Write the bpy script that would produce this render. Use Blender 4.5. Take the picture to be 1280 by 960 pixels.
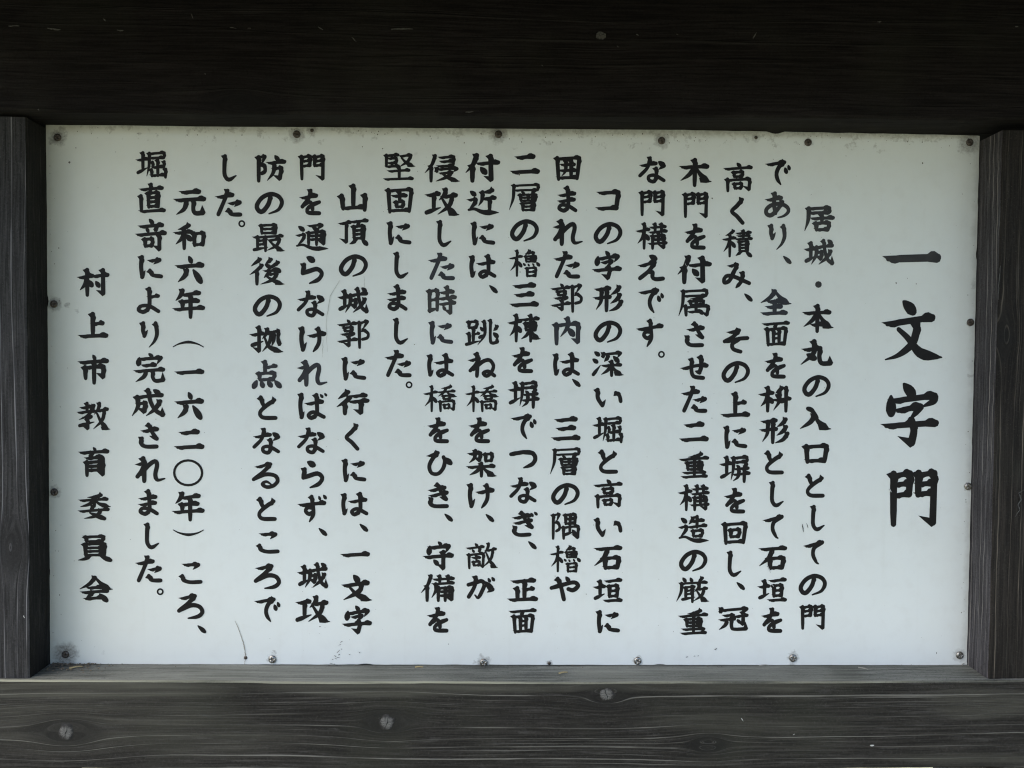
import bpy, bmesh, math, random
from mathutils import Vector, Matrix, noise
for o in list(bpy.data.objects): bpy.data.objects.remove(o)
scene = bpy.context.scene
R = math.radians
HC = 1.25                       # height of the board centre above the ground (m)

# ---------------- camera ----------------
cam = bpy.data.cameras.new('camera'); cam.lens = 995/1280*36; cam.sensor_width = 36; cam.clip_start = .02; cam.clip_end = 500
camo = bpy.data.objects.new('camera', cam); scene.collection.objects.link(camo); scene.camera = camo
M3 = Matrix(((0.999796, -0.007759, -0.018656), (-0.018433, 0.027832, -0.999443), (0.008274, 0.999582, 0.027684)))
camo.matrix_world = Matrix.Translation((-.018544, -.774140, HC+.036726)) @ M3.to_4x4()

# ---------------- sky and sun: overcast daylight ----------------
world = bpy.data.worlds.new('World'); scene.world = world; world.use_nodes = True
wn = world.node_tree; wn.nodes.clear()
sky = wn.nodes.new('ShaderNodeTexSky'); sky.sky_type = 'NISHITA'; sky.sun_disc = False
SUN_EL, SUN_AZ = 48, 238        # azimuth: clockwise from +Y (the sun stands behind the viewer's left shoulder)
sky.sun_elevation = R(SUN_EL); sky.sun_rotation = R(SUN_AZ); sky.air_density = 1.0; sky.dust_density = 2.2; sky.ozone_density = 1.5
bg = wn.nodes.new('ShaderNodeBackground'); bg.inputs[1].default_value = .11
wo = wn.nodes.new('ShaderNodeOutputWorld')
wn.links.new(sky.outputs[0], bg.inputs[0]); wn.links.new(bg.outputs[0], wo.inputs[0])
sun = bpy.data.lights.new('sun', 'SUN'); sun.energy = .75; sun.angle = R(40); sun.color = (1, .96, .88)
suno = bpy.data.objects.new('sun', sun); scene.collection.objects.link(suno)
az, el = R(SUN_AZ), R(SUN_EL)
sd = Vector((math.sin(az)*math.cos(el), math.cos(az)*math.cos(el), math.sin(el)))
suno.rotation_euler = sd.to_track_quat('Z', 'Y').to_euler(); suno.location = (-3, -3, 5)
vs = scene.view_settings; vs.view_transform = 'Standard'; vs.look = 'None'; vs.gamma = 1; vs.exposure = 1.50
scene.cycles.use_denoising = True
scene.cycles.pixel_filter_type = 'BLACKMAN_HARRIS'; scene.cycles.filter_width = 1.15

# ---------------- helpers ----------------
rnd = random.Random(7)
def link(ob, parent=None, kind=None, label=None, cat=None, group=None):
    scene.collection.objects.link(ob)
    if parent: ob.parent = parent
    if kind: ob['kind'] = kind
    if label: ob['label'] = label
    if cat: ob['category'] = cat
    if group: ob['group'] = group
    return ob
def mesh(name, V, F, mat=None, smooth=False):
    me = bpy.data.meshes.new(name); me.from_pydata(V, [], F); me.update()
    if mat: me.materials.append(mat)
    if smooth: me.polygons.foreach_set('use_smooth', [True]*len(me.polygons))
    return me
def timber(name, x0, x1, y0, y1, z0, z1, mats, axis='x', seg=60, wob=.0004, bev=.0012, seed=0, fn=None):
    """a sawn board: a long box with softened arrises, cut into segments along its length and made slightly uneven"""
    V, F = [], []
    lo, hi = (x0, x1) if axis == 'x' else ((z0, z1) if axis == 'z' else (y0, y1))
    if axis == 'x': a0, a1, b0, b1 = y0, y1, z0, z1
    elif axis == 'z': a0, a1, b0, b1 = x0, x1, y0, y1
    else: a0, a1, b0, b1 = x0, x1, z0, z1
    e = bev; ring = [(a0+e,b0),(a1-e,b0),(a1-e*.3,b0+e*.3),(a1,b0+e),(a1,b1-e),(a1-e*.3,b1-e*.3),(a1-e,b1),(a0+e,b1),(a0+e*.3,b1-e*.3),(a0,b1-e),(a0,b0+e),(a0+e*.3,b0+e*.3)]
    n = len(ring)
    for i in range(seg+1):
        t = lo+(hi-lo)*i/seg
        for k,(a,b) in enumerate(ring):
            ca, cb = (a0+a1)/2, (b0+b1)/2
            d1 = noise.noise(Vector((t*9, a*20+seed, b*20)))*wob + noise.noise(Vector((t*70, a*40+seed, b*40)))*wob*.5
            d2 = noise.noise(Vector((t*9+50, a*20+seed, b*20)))*wob + noise.noise(Vector((t*70+9, a*40+seed, b*40)))*wob*.5
            a_, b_ = a+d1, b+d2
            p = (t,a_,b_) if axis=='x' else ((a_,b_,t) if axis=='z' else (a_,t,b_))
            V.append(fn(p) if fn else p)
    for i in range(seg):
        for k in range(n):
            k2 = (k+1)%n; F.append((i*n+k, i*n+k2, (i+1)*n+k2, (i+1)*n+k))
    F.append(tuple(range(n))[::-1]); F.append(tuple(seg*n+k for k in range(n)))
    me = mesh(name, V, F)
    for m in (mats if isinstance(mats, (list,tuple)) else [mats]): me.materials.append(m)
    bm = bmesh.new(); bm.from_mesh(me); bmesh.ops.recalc_face_normals(bm, faces=bm.faces); bm.to_mesh(me); bm.free()
    return me

class NB:
    """small wrapper for shader node maths"""
    def __init__(s, name):
        s.m = bpy.data.materials.new(name); s.m.use_nodes = True; s.t = s.m.node_tree
        s.t.nodes.clear(); s.o = s.t.nodes.new('ShaderNodeOutputMaterial'); s.b = s.t.nodes.new('ShaderNodeBsdfPrincipled')
        s.t.links.new(s.b.outputs[0], s.o.inputs[0])
    def put(s, sock, v):
        if isinstance(v, bpy.types.NodeSocket): s.t.links.new(v, sock)
        else: sock.default_value = v
    def f(s, op, a, b=0.0, c=None, clamp=False):
        n = s.t.nodes.new('ShaderNodeMath'); n.operation = op; n.use_clamp = clamp
        s.put(n.inputs[0], a); s.put(n.inputs[1], b)
        if c is not None: s.put(n.inputs[2], c)
        return n.outputs[0]
    def xyz(s):
        c = s.t.nodes.new('ShaderNodeTexCoord'); p = s.t.nodes.new('ShaderNodeSeparateXYZ')
        s.t.links.new(c.outputs['Object'], p.inputs[0]); return p.outputs[0], p.outputs[1], p.outputs[2]
    def vec(s, x, y, z):
        n = s.t.nodes.new('ShaderNodeCombineXYZ'); s.put(n.inputs[0], x); s.put(n.inputs[1], y); s.put(n.inputs[2], z); return n.outputs[0]
    def noise(s, v, scale=1, detail=3, rough=.5, dist=0):
        n = s.t.nodes.new('ShaderNodeTexNoise'); s.put(n.inputs['Vector'], v)
        n.inputs['Scale'].default_value = scale; n.inputs['Detail'].default_value = detail
        n.inputs['Roughness'].default_value = rough; n.inputs['Distortion'].default_value = dist; return n.outputs[0]
    def sm(s, v, a, b):
        n = s.t.nodes.new('ShaderNodeMapRange'); n.interpolation_type = 'SMOOTHSTEP'
        s.put(n.inputs[0], v); n.inputs[1].default_value = a; n.inputs[2].default_value = b; return n.outputs[0]
    def mix(s, f, a, b):
        n = s.t.nodes.new('ShaderNodeMix'); n.data_type = 'RGBA'; s.put(n.inputs[0], f)
        for k, v in ((6,a),(7,b)):
            if isinstance(v, tuple) and len(v) == 3: v = v+(1,)
            s.put(n.inputs[k], v)
        return n.outputs[2]
    def bump(s, h, strength=.5, dist=.001):
        n = s.t.nodes.new('ShaderNodeBump'); n.inputs['Strength'].default_value = strength; n.inputs['Distance'].default_value = dist
        s.put(n.inputs['Height'], h); s.t.links.new(n.outputs[0], s.b.inputs['Normal'])
    def rough(s, v): s.put(s.b.inputs['Roughness'], v)
    def col(s, v): s.put(s.b.inputs['Base Color'], v+(1,) if isinstance(v, tuple) and len(v)==3 else v)
def mul(nb, *a):
    r = a[0]
    for x in a[1:]: r = nb.f('MULTIPLY', r, x)
    return r
# black-stained cedar: pale raised grain lines that bend round the knots, worn patches
def wood(name, axis, knots=(), base=(.030,.030,.032), pale=(.16,.155,.14), lines=1.0, freq=105, seed=0.0, wear=.5, green=.3, spec=.22, warp_amp=.012, patches=(), pcol=(.07,.068,.055), texture=.5):
    nb = NB(name); X, Y, Z = nb.xyz()
    if axis == 'x': u, v, w = X, Z, Y
    elif axis == 'z': u, v, w = Z, X, Y
    else: u, v, w = Y, X, Z
    v0 = nb.f('ADD', v, nb.f('MULTIPLY', w, .8))
    warp = nb.noise(nb.vec(nb.f('MULTIPLY', u, 2.6), nb.f('MULTIPLY', v0, 9), seed), 1, 2)
    vv = nb.f('ADD', v0, nb.f('MULTIPLY', nb.f('SUBTRACT', warp, .5), warp_amp))
    halo = None
    for ku, kv, kr in knots:
        kr = kr*1.5
        du = nb.f('MULTIPLY', nb.f('SUBTRACT', u, ku), .45); dv = nb.f('SUBTRACT', v, kv)
        r2 = nb.f('ADD', nb.f('ADD', nb.f('MULTIPLY', du, du), nb.f('MULTIPLY', dv, dv)), (kr*.55)**2)
        vv = nb.f('SUBTRACT', vv, nb.f('DIVIDE', nb.f('MULTIPLY', dv, kr*kr), r2))
        g = nb.f('SUBTRACT', 1, nb.sm(r2, (kr*.6)**2, (kr*2.0)**2))
        halo = g if halo is None else nb.f('MAXIMUM', halo, g)
    band = nb.noise(nb.vec(nb.f('MULTIPLY', u, .8), nb.f('MULTIPLY', vv, 30), seed+3), 1, 3)
    ph = nb.f('ADD', nb.f('MULTIPLY', vv, freq), nb.f('MULTIPLY', band, 2.2))
    fr = nb.f('FRACT', ph)
    pk = mul(nb, nb.sm(fr, .88, .955), nb.f('SUBTRACT', 1, nb.sm(fr, .965, .995)))
    fr2 = nb.f('FRACT', nb.f('MULTIPLY', ph, 2.7)); pk2 = mul(nb, nb.sm(fr2, .80, .92), nb.f('SUBTRACT', 1, nb.sm(fr2, .94, 1.0)), nb.sm(nb.noise(nb.vec(nb.f('MULTIPLY', u, 3.5), nb.f('MULTIPLY', v0, 26), seed+13), 1, 3, .6), .48, .62), .55)
    pk = nb.f('MAXIMUM', pk, pk2)
    wn_ = nb.t.nodes.new('ShaderNodeTexWhiteNoise'); wn_.noise_dimensions = '1D'; nb.put(wn_.inputs['W'], nb.f('ADD', nb.f('FLOOR', ph), seed*1.37))
    own = nb.f('POWER', wn_.outputs[0], 1.8)
    brk = nb.sm(nb.noise(nb.vec(nb.f('MULTIPLY', u, 7), nb.f('MULTIPLY', v0, 60), seed+9), 1, 3, .6), .42, .66)
    fine = nb.noise(nb.vec(nb.f('MULTIPLY', u, 14), nb.f('MULTIPLY', vv, 520), seed+5), 1, 4, .7)
    mid = nb.noise(nb.vec(nb.f('MULTIPLY', u, 5), nb.f('MULTIPLY', vv, 170), seed+1), 1, 3, .6)
    blot = nb.noise(nb.vec(nb.f('MULTIPLY', u, 6), nb.f('MULTIPLY', v0, 22), seed+7), 1, 4, .6)
    speck = nb.noise(nb.vec(X, Y, Z), 900, 2, .7)
    wearm = nb.f('ADD', mul(nb, nb.sm(blot, .40, .72), nb.sm(mid, .30, .75), wear), mul(nb, nb.sm(fine, .50, .82), .30*wear+.1))
    c = nb.mix(nb.f('MINIMUM', wearm, 1), base, tuple(min(b*3+.008, b*1.5+.04) for b in base))
    c = nb.mix(nb.f('MULTIPLY', nb.sm(fine, .58, .36), .75), c, tuple(b*.22 for b in base))
    st2 = nb.noise(nb.vec(nb.f('MULTIPLY', u, 22), nb.f('MULTIPLY', vv, 300), seed+17), 1, 4, .75)
    c = nb.mix(nb.f('MULTIPLY', nb.sm(st2, .52, .74), texture), c, tuple(min(b*5+.012, b*1.6+.05) for b in base))
    mot = nb.noise(nb.vec(X, Y, Z), 420, 3, .8)
    c = nb.mix(nb.f('MULTIPLY', nb.sm(mot, .54, .72), .5*texture), c, tuple(min(b*5+.012, b*1.6+.05) for b in base))
    c = nb.mix(nb.f('MULTIPLY', nb.sm(mot, .47, .30), .6), c, tuple(b*.2 for b in base))
    c = nb.mix(mul(nb, nb.sm(nb.noise(nb.vec(X,Y,Z), 11, 3), .5, .7), green), c, (.034,.036,.026))
    line = nb.f('MULTIPLY', nb.f('MULTIPLY', nb.f('MULTIPLY', pk, nb.f('ADD', nb.f('MULTIPLY', own, 1.3), .12)), nb.f('ADD', nb.f('MULTIPLY', brk, 1.4), .18)), nb.f('ADD', .5, nb.sm(fine, .35, .7)))
    c = nb.mix(nb.f('MINIMUM', mul(nb, line, .62*lines), 1), c, pale)
    c = nb.mix(mul(nb, nb.sm(speck, .62, .8), .35), c, pale)
    if patches:
        pm = None
        for pu, pv, ru, rv, st_ in patches:
            a_ = nb.f('DIVIDE', nb.f('SUBTRACT', nb.f('ADD', u, nb.f('MULTIPLY', nb.f('SUBTRACT', warp, .5), .06)), pu), ru); b_ = nb.f('DIVIDE', nb.f('SUBTRACT', nb.f('ADD', v, nb.f('MULTIPLY', nb.f('SUBTRACT', blot, .5), .02)), pv), rv)
            q_ = nb.f('MULTIPLY', nb.f('SUBTRACT', 1, nb.sm(nb.f('ADD', nb.f('MULTIPLY', a_, a_), nb.f('MULTIPLY', b_, b_)), .1, 1.1)), st_)
            pm = q_ if pm is None else nb.f('MAXIMUM', pm, q_)
        c = nb.mix(mul(nb, pm, nb.f('ADD', .35, nb.f('MULTIPLY', nb.sm(mid, .3, .7), .65))), c, pcol)
    if halo is not None: c = nb.mix(mul(nb, halo, .55), c, (.008,.008,.008))
    nb.col(c); nb.rough(.8); nb.b.inputs['Specular IOR Level'].default_value = spec
    h = nb.f('ADD', nb.f('MULTIPLY', pk, .8), nb.f('ADD', nb.f('MULTIPLY', fine, .5), nb.f('MULTIPLY', mid, .6)))
    nb.bump(h, .55, .0009)
    return nb.m
def plain(name, col, rough=.6, metal=0, nscale=0, ncol=None, bump=0, spec=.5):
    nb = NB(name); X, Y, Z = nb.xyz()
    if nscale:
        n = nb.noise(nb.vec(X, Y, Z), nscale, 4, .6)
        nb.col(nb.mix(nb.sm(n, .35, .7), col, ncol or tuple(c*.5 for c in col)))
        if bump: nb.bump(n, bump, .0006)
    else: nb.col(col)
    nb.rough(rough); nb.b.inputs['Metallic'].default_value = metal; nb.b.inputs['Specular IOR Level'].default_value = spec
    return nb.m

# fixings on the board: x, z (m from the board centre), kind (s screw, n small nail), dirt radius (mm), dirt strength
FIX = [(-0.44, 0.2473, 's', 9, 0.75, 1), (-0.2127, 0.2534, 's', 9, 0.6, 1), (-0.1982, 0.2574, 'n', 6, 0.6, 1), (-0.0192, 0.256, 's', 10, 0.7, 1), (0.1388, 0.252, 's', 9, 0.55, 1), (0.2307, 0.2563, 'n', 5, 0.5, 1), (0.2816, 0.2523, 's', 5, 0.4, 1), (0.4403, 0.2544, 's', 13, 0.6, 1), (-0.4446, 0.0887, 's', 8, 0.7, 1), (-0.4456, -0.0926, 's', 7, 0.6, 1), (-0.436, -0.2511, 's', 14, 0.8, 1), (-0.262, -0.254, 'n', 3, 0.4, 0), (-0.236, -0.2555, 's', 6, 0.5, 0), (-0.0297, -0.2584, 's', 7.5, 0.6, 0), (0.0348, -0.2591, 'n', 3.5, 0.6, 1), (0.122, -0.2566, 's', 5.5, 0.5, 0), (0.2759, -0.2536, 's', 6.5, 0.55, 0), (0.4426, -0.2506, 's', 8, 0.4, 0), (0.4453, 0.0793, 's', 4.5, 0.5, 1), (0.4469, -0.0823, 's', 4.5, 0.5, 0)]
STAIN = [(-0.4361, 0.2556, 0.003104, 0.5), (-0.4468, 0.2426, 0.003104, 0.5), (0.2766, -0.2476, 0.002716, 0.5), (-0.038, -0.2584, 0.002716, 0.35), (0.1294, 0.2603, 0.0038799999999999998, 0.35), (0.1333, 0.255, 0.003104, 0.35), (0.0595, 0.2647, 0.0038799999999999998, 0.25), (0.0905, 0.2651, 0.0038799999999999998, 0.28), (-0.2745, 0.2578, 0.003104, 0.3), (-0.4229, 0.0828, 0.002328, 0.35), (-0.432, 0.0881, 0.003104, 0.5), (-0.399, -0.2487, 0.002328, 0.12), (-0.1622, 0.254, 0.003104, 0.2), (-0.2348, -0.2484, 0.002328, 0.5), (-0.0317, -0.2521, 0.002716, 0.4), (0.4484, 0.1169, 0.004656, 0.3), (0.4466, 0.0267, 0.003104, 0.3), (0.3998, -0.1159, 0.031039999999999998, 0.05), (0.4076, -0.1079, 0.0077599999999999995, 0.1)]
def board_material():
    nb = NB('weathered_white_enamel'); X, Y, Z = nb.xyz(); P = nb.vec(X, Y, Z)
    n1 = nb.noise(P, 6, 4, .55); n2 = nb.noise(P, 60, 4, .6); n3 = nb.noise(P, 420, 3, .7)
    c = nb.mix(nb.sm(n1, .35, .7), (.69,.725,.715), (.665,.695,.675))
    c = nb.mix(mul(nb, nb.sm(n2, .45, .75), .22), c, (.58,.585,.56))
    c = nb.mix(mul(nb, nb.sm(n3, .62, .78), .07), c, (.50,.50,.47))
    c = nb.mix(mul(nb, nb.f('SUBTRACT', 1, nb.sm(n3, .24, .36)), .05), c, (.80,.82,.82))
    # faint vertical streaks washed down by the rain
    st = nb.noise(nb.vec(nb.f('MULTIPLY', X, 90), Y, nb.f('MULTIPLY', Z, 3.5)), 1, 3, .6)
    c = nb.mix(mul(nb, nb.sm(st, .55, .8), .10), c, (.50,.50,.45))
    # grime creeping in from the edges
    ex = nb.f('SUBTRACT', .451, nb.f('ABSOLUTE', X)); ez = nb.f('SUBTRACT', .2607, nb.f('ABSOLUTE', Z))
    top = nb.f('SUBTRACT', .2607, Z)
    jag = nb.f('MULTIPLY', nb.noise(P, 45, 4, .7), .016)
    d = nb.f('SUBTRACT', nb.f('MINIMUM', ex, nb.f('ADD', top, .003)), nb.f('SUBTRACT', jag, .006))
    c = nb.mix(mul(nb, nb.f('SUBTRACT', 1, nb.sm(d, -.002, .007)), .30), c, (.20,.19,.16))
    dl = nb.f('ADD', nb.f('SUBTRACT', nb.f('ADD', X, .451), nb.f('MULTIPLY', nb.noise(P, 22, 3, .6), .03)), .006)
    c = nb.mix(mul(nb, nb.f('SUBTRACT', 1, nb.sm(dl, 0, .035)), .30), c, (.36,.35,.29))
    c = nb.mix(mul(nb, nb.f('SUBTRACT', 1, nb.sm(nb.f('ADD', nb.f('ADD', X, .451), nb.f('MULTIPLY', nb.sm(n1, .3, .7), .06)), .02, .22)), .34), c, (.60,.60,.50))  # broad cream tint fading out from the left edge
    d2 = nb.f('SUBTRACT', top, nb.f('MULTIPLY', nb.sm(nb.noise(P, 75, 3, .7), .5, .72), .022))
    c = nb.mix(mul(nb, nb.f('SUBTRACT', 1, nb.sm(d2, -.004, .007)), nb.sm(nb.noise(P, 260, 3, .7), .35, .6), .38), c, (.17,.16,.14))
    m = None
    wob = nb.noise(P, 190, 3, .7); wob2 = nb.noise(nb.vec(Y, Z, X), 190, 3, .7)
    Xw = nb.f('ADD', X, nb.f('MULTIPLY', nb.f('SUBTRACT', wob, .5), .011)); Zw = nb.f('ADD', Z, nb.f('MULTIPLY', nb.f('SUBTRACT', wob2, .5), .011))
    for x, z, r, s in [(f[0], f[1], f[3]*.001, f[4]) for f in FIX if f[4] > 0] + STAIN:
        dx = nb.f('SUBTRACT', Xw, x); dz = nb.f('SUBTRACT', Zw, z)
        q = nb.f('ADD', nb.f('MULTIPLY', dx, dx), nb.f('MULTIPLY', dz, dz))
        g = nb.f('MULTIPLY', nb.f('SUBTRACT', 1, nb.sm(q, (r*.30)**2, (r*1.05)**2)), s)
        m = g if m is None else nb.f('MAXIMUM', m, g)
    grit = nb.f('ADD', .55, nb.f('MULTIPLY', nb.sm(n3, .35, .65), .45))
    c = nb.mix(mul(nb, m, grit), c, (.075,.062,.050))
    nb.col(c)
    nb.rough(nb.f('ADD', .34, nb.f('MULTIPLY', n2, .16))); nb.b.inputs['Specular IOR Level'].default_value = .45
    nb.bump(nb.f('ADD', nb.f('MULTIPLY', nb.noise(P, 14, 2), 3), nb.f('MULTIPLY', n3, .12)), .12, .0008)
    return nb.m

KN = [(-.4142,-.3087,.0075), (-.1185,-.2997,.0062), (.0858,-.2733,.0062), (.182,-.3211,.0050)]
m_rail = wood('stained_cedar_rail', 'x', KN, patches=[(-.40,-.270,.16,.012,.75),(-.10,-.268,.20,.008,.6),(.15,-.267,.2,.007,.6),(.44,-.280,.06,.02,.4),(.20,-.30,.1,.012,.3),(-.40,-.300,.16,.035,.35),(-.30,-.315,.12,.02,.3),(.43,-.335,.1,.008,.4)], base=(.0200,.0184,.0162), lines=2.2, pcol=(.085,.083,.068), seed=2.0, wear=.55)
m_ledge = wood('bleached_lit_cedar_ledge', 'x', (), patches=[(-.22,-.262,.2,.012,.6),(.10,-.262,.06,.03,.5),(.2,-.262,.15,.012,.4)], pcol=(.27,.27,.23), base=(.145,.148,.13), pale=(.34,.33,.28), lines=.8, seed=8.0, wear=.8, green=.5)  # paler by bleaching, with light from above also put into the colour
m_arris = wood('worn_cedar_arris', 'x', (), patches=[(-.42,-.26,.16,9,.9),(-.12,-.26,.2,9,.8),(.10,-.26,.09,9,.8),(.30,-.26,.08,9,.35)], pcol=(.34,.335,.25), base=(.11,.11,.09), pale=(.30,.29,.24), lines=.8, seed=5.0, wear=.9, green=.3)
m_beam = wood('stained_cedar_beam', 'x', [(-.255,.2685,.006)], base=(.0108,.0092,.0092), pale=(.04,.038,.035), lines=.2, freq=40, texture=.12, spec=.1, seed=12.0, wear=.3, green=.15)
m_pl = wood('stained_cedar_left_post', 'z', [(-.1384,-.4635,.0055)], base=(.028,.0275,.029), pale=(.17,.17,.18), lines=2.0, freq=90, seed=21.0, wear=.6, green=.05)
m_pr = wood('stained_cedar_right_post', 'z', [(.0663,.456,.0050)], texture=.3, base=(.0145,.0118,.0098), pale=(.17,.15,.12), lines=1.6, freq=100, seed=31.0, wear=.6)
m_pr_in = wood('split_cedar_lit_cheek', 'z', (), base=(.050,.047,.052), pale=(.34,.32,.30), lines=2.4, freq=190, seed=37.0, wear=.9, green=.05)  # split grain, its base lightened to paint in the light from the left
m_roof = wood('stained_cedar_roof', 'x', (), base=(.035,.033,.032), lines=.4, seed=41.0, wear=.4)
m_board = board_material()
m_edge = plain('board_edge', (.25,.25,.23), .7, 0, 300, (.06,.055,.05))
m_ink = plain('black_vinyl', (.0095,.0088,.0088), .5, 0, 55, (.014,.013,.013), spec=.15)
m_ink2 = plain('faded_black_vinyl', (.024,.023,.0225), .45, 0, 90, (.037,.036,.035), spec=.25)
m_ink3 = plain('bluish_black_vinyl', (.016,.0165,.021), .45, 0, 90, (.026,.027,.034), spec=.25)
m_steel = plain('dull_screw_steel', (.42,.41,.38), .38, 1, 500, (.16,.14,.12), .3)
m_rust = plain('browned_screw_steel', (.13,.115,.10), .55, .8, 700, (.05,.038,.03), .3)
def knot_material():
    # weathered end grain: fine rays and rings, darker towards the bark line
    nb = NB('bare_knot_wood'); X, Y, Z = nb.xyz()
    r = nb.f('SQRT', nb.f('ADD', nb.f('MULTIPLY', X, X), nb.f('MULTIPLY', Z, Z)))
    an = nb.f('ARCTAN2', Z, X)
    n = nb.noise(nb.vec(nb.f('MULTIPLY', an, 4), nb.f('MULTIPLY', r, 260), 0), 1, 4, .7); n2 = nb.noise(nb.vec(X, Y, Z), 520, 3, .7)
    c = nb.mix(nb.sm(n, .3, .7), (.060,.058,.055), (.17,.167,.16)); c = nb.mix(mul(nb, nb.sm(n2, .5, .75), .6), c, (.03,.03,.03))
    c = nb.mix(nb.sm(nb.f('ADD', r, nb.f('MULTIPLY', nb.noise(nb.vec(X, Y, Z), 190, 3, .7), .008)), .0076, .0112), c, (.024,.023,.022))
    nb.col(c); nb.rough(.85); nb.b.inputs['Specular IOR Level'].default_value = .2; nb.bump(n, .6, .0006); return nb.m
m_knot = knot_material()
m_split = plain('dark_split', (.008,.008,.008), .9)
m_dark = plain('dark_backing', (.012,.011,.011), .9)

# ---------------- setting ----------------
def ground():
    nb = NB('trodden_gravel'); X, Y, Z = nb.xyz(); P = nb.vec(X, Y, Z)
    c = nb.mix(nb.noise(P, 40, 5, .7), (.33,.30,.18), (.50,.46,.29)); c = nb.mix(nb.sm(nb.noise(P, .8, 4, .6), .50, .62), c, (.12,.16,.05))
    nb.col(c); nb.rough(.9); nb.bump(nb.noise(P, 60, 5, .7), .6, .01)
    n = 40; V = []; F = []
    for j in range(n+1):
        for i in range(n+1):
            x, y = (i/n*2-1), (j/n*2-1); x = math.copysign(abs(x)**2.5, x)*150; y = math.copysign(abs(y)**2.5, y)*150
            V.append((x, y, noise.noise(Vector((x*.3, y*.3, 1)))*.03*min(1, (abs(x)+abs(y))/3)))
    for j in range(n):
        for i in range(n): a = j*(n+1)+i; F.append((a, a+1, a+n+2, a+n+1))
    link(bpy.data.objects.new('ground', mesh('ground', V, F, nb.m, True)), kind='structure')
ground()

# ---------------- the sign ----------------
sign = bpy.data.objects.new('information_sign', None); sign.location = (0, 0, 0)
link(sign, label='white lettered information board screwed into a black stained timber frame', cat='sign')
def part(name, me, parent=sign, label=None, kind=None, loc=(0,0,HC)):
    o = bpy.data.objects.new(name, me); link(o, parent, kind, label); o.location = loc if parent is sign else (0,0,0); return o

# bottom rail: front face, bleached top ledge with painted-in light, worn front arris
def mat_by_face(me, rule):
    for p in me.polygons: p.material_index = rule(p.center, p.normal)
zr = -.2612
def rail_fn(p):
    x, y, z = p
    if z > -.30: z -= .0020*(1-(x/.5)**2) if abs(x) < .5 else 0    # the top edge dips slightly in the middle
    if z < -.335: z -= .0016*max(0, 1-(abs(x)/.40)**4)
    return (x, y, z)
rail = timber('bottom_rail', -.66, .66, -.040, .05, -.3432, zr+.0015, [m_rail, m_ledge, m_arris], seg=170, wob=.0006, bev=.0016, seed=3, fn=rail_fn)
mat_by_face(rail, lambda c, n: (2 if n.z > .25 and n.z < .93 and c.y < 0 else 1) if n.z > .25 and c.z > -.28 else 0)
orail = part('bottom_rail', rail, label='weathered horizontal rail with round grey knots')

# posts: upper length beside the board and lower length below the rail, slightly splayed cheek
def post(name, sx, m_front, m_in, seed):
    V = []
    xi, xb, xo = .4492, .4530, .60
    def fn(p):
        x, y, z = p
        if abs(x) < .50: x = math.copysign(abs(x)+(xb-xi)*min(1, max(0, (y+.035)/.035)), x)
        return (x, y, z)
    a, b = (xi, xo) if sx > 0 else (-xo, -xi)
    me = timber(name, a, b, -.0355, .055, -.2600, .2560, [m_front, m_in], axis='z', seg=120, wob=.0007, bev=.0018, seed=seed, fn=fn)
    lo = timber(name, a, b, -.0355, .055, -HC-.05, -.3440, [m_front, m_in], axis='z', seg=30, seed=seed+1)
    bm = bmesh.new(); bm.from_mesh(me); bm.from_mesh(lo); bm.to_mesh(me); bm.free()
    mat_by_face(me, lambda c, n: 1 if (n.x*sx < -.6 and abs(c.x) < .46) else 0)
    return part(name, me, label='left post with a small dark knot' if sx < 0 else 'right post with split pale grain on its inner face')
opl = post('post', -1, m_pl, m_shaded_cheek := wood('shaded_left_cheek', 'z', (), base=(.010,.009,.008), pale=(.04,.04,.035), lines=.4, seed=51.0, wear=.2, green=0), 11)  # left cheek: shade painted into a darker base colour
opr = post('post', 1, m_pr, m_pr_in, 17)

# top beam (its underside climbs a little to the right)
def beam_fn(p):
    x, y, z = p
    if z < .28: z += .0060*x + .0018*min(1, max(0, (y+.043)/.043))
    return (x, y, z)
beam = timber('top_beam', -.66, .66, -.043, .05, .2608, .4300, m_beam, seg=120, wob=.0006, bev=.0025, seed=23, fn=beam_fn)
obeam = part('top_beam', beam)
# unseen plank roof, sized and sloped low to shade the sign's upper half
k = 0
ry = -.385
while ry < .30:
    pl = timber('roof_plank', -.85, .85, ry, ry+.118, .4320, .4500, m_roof, seg=20, seed=60+k, fn=lambda p: (p[0], p[1], p[2]-.30*max(0, -p[1]-.05)))
    part('roof_plank', pl); ry += .1205; k += 1
back = timber('backing_panel', -.4520, .4520, .0042, .020, -.2590, .2560, m_dark, seg=4, wob=0)
part('backing_panel', back)

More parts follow.
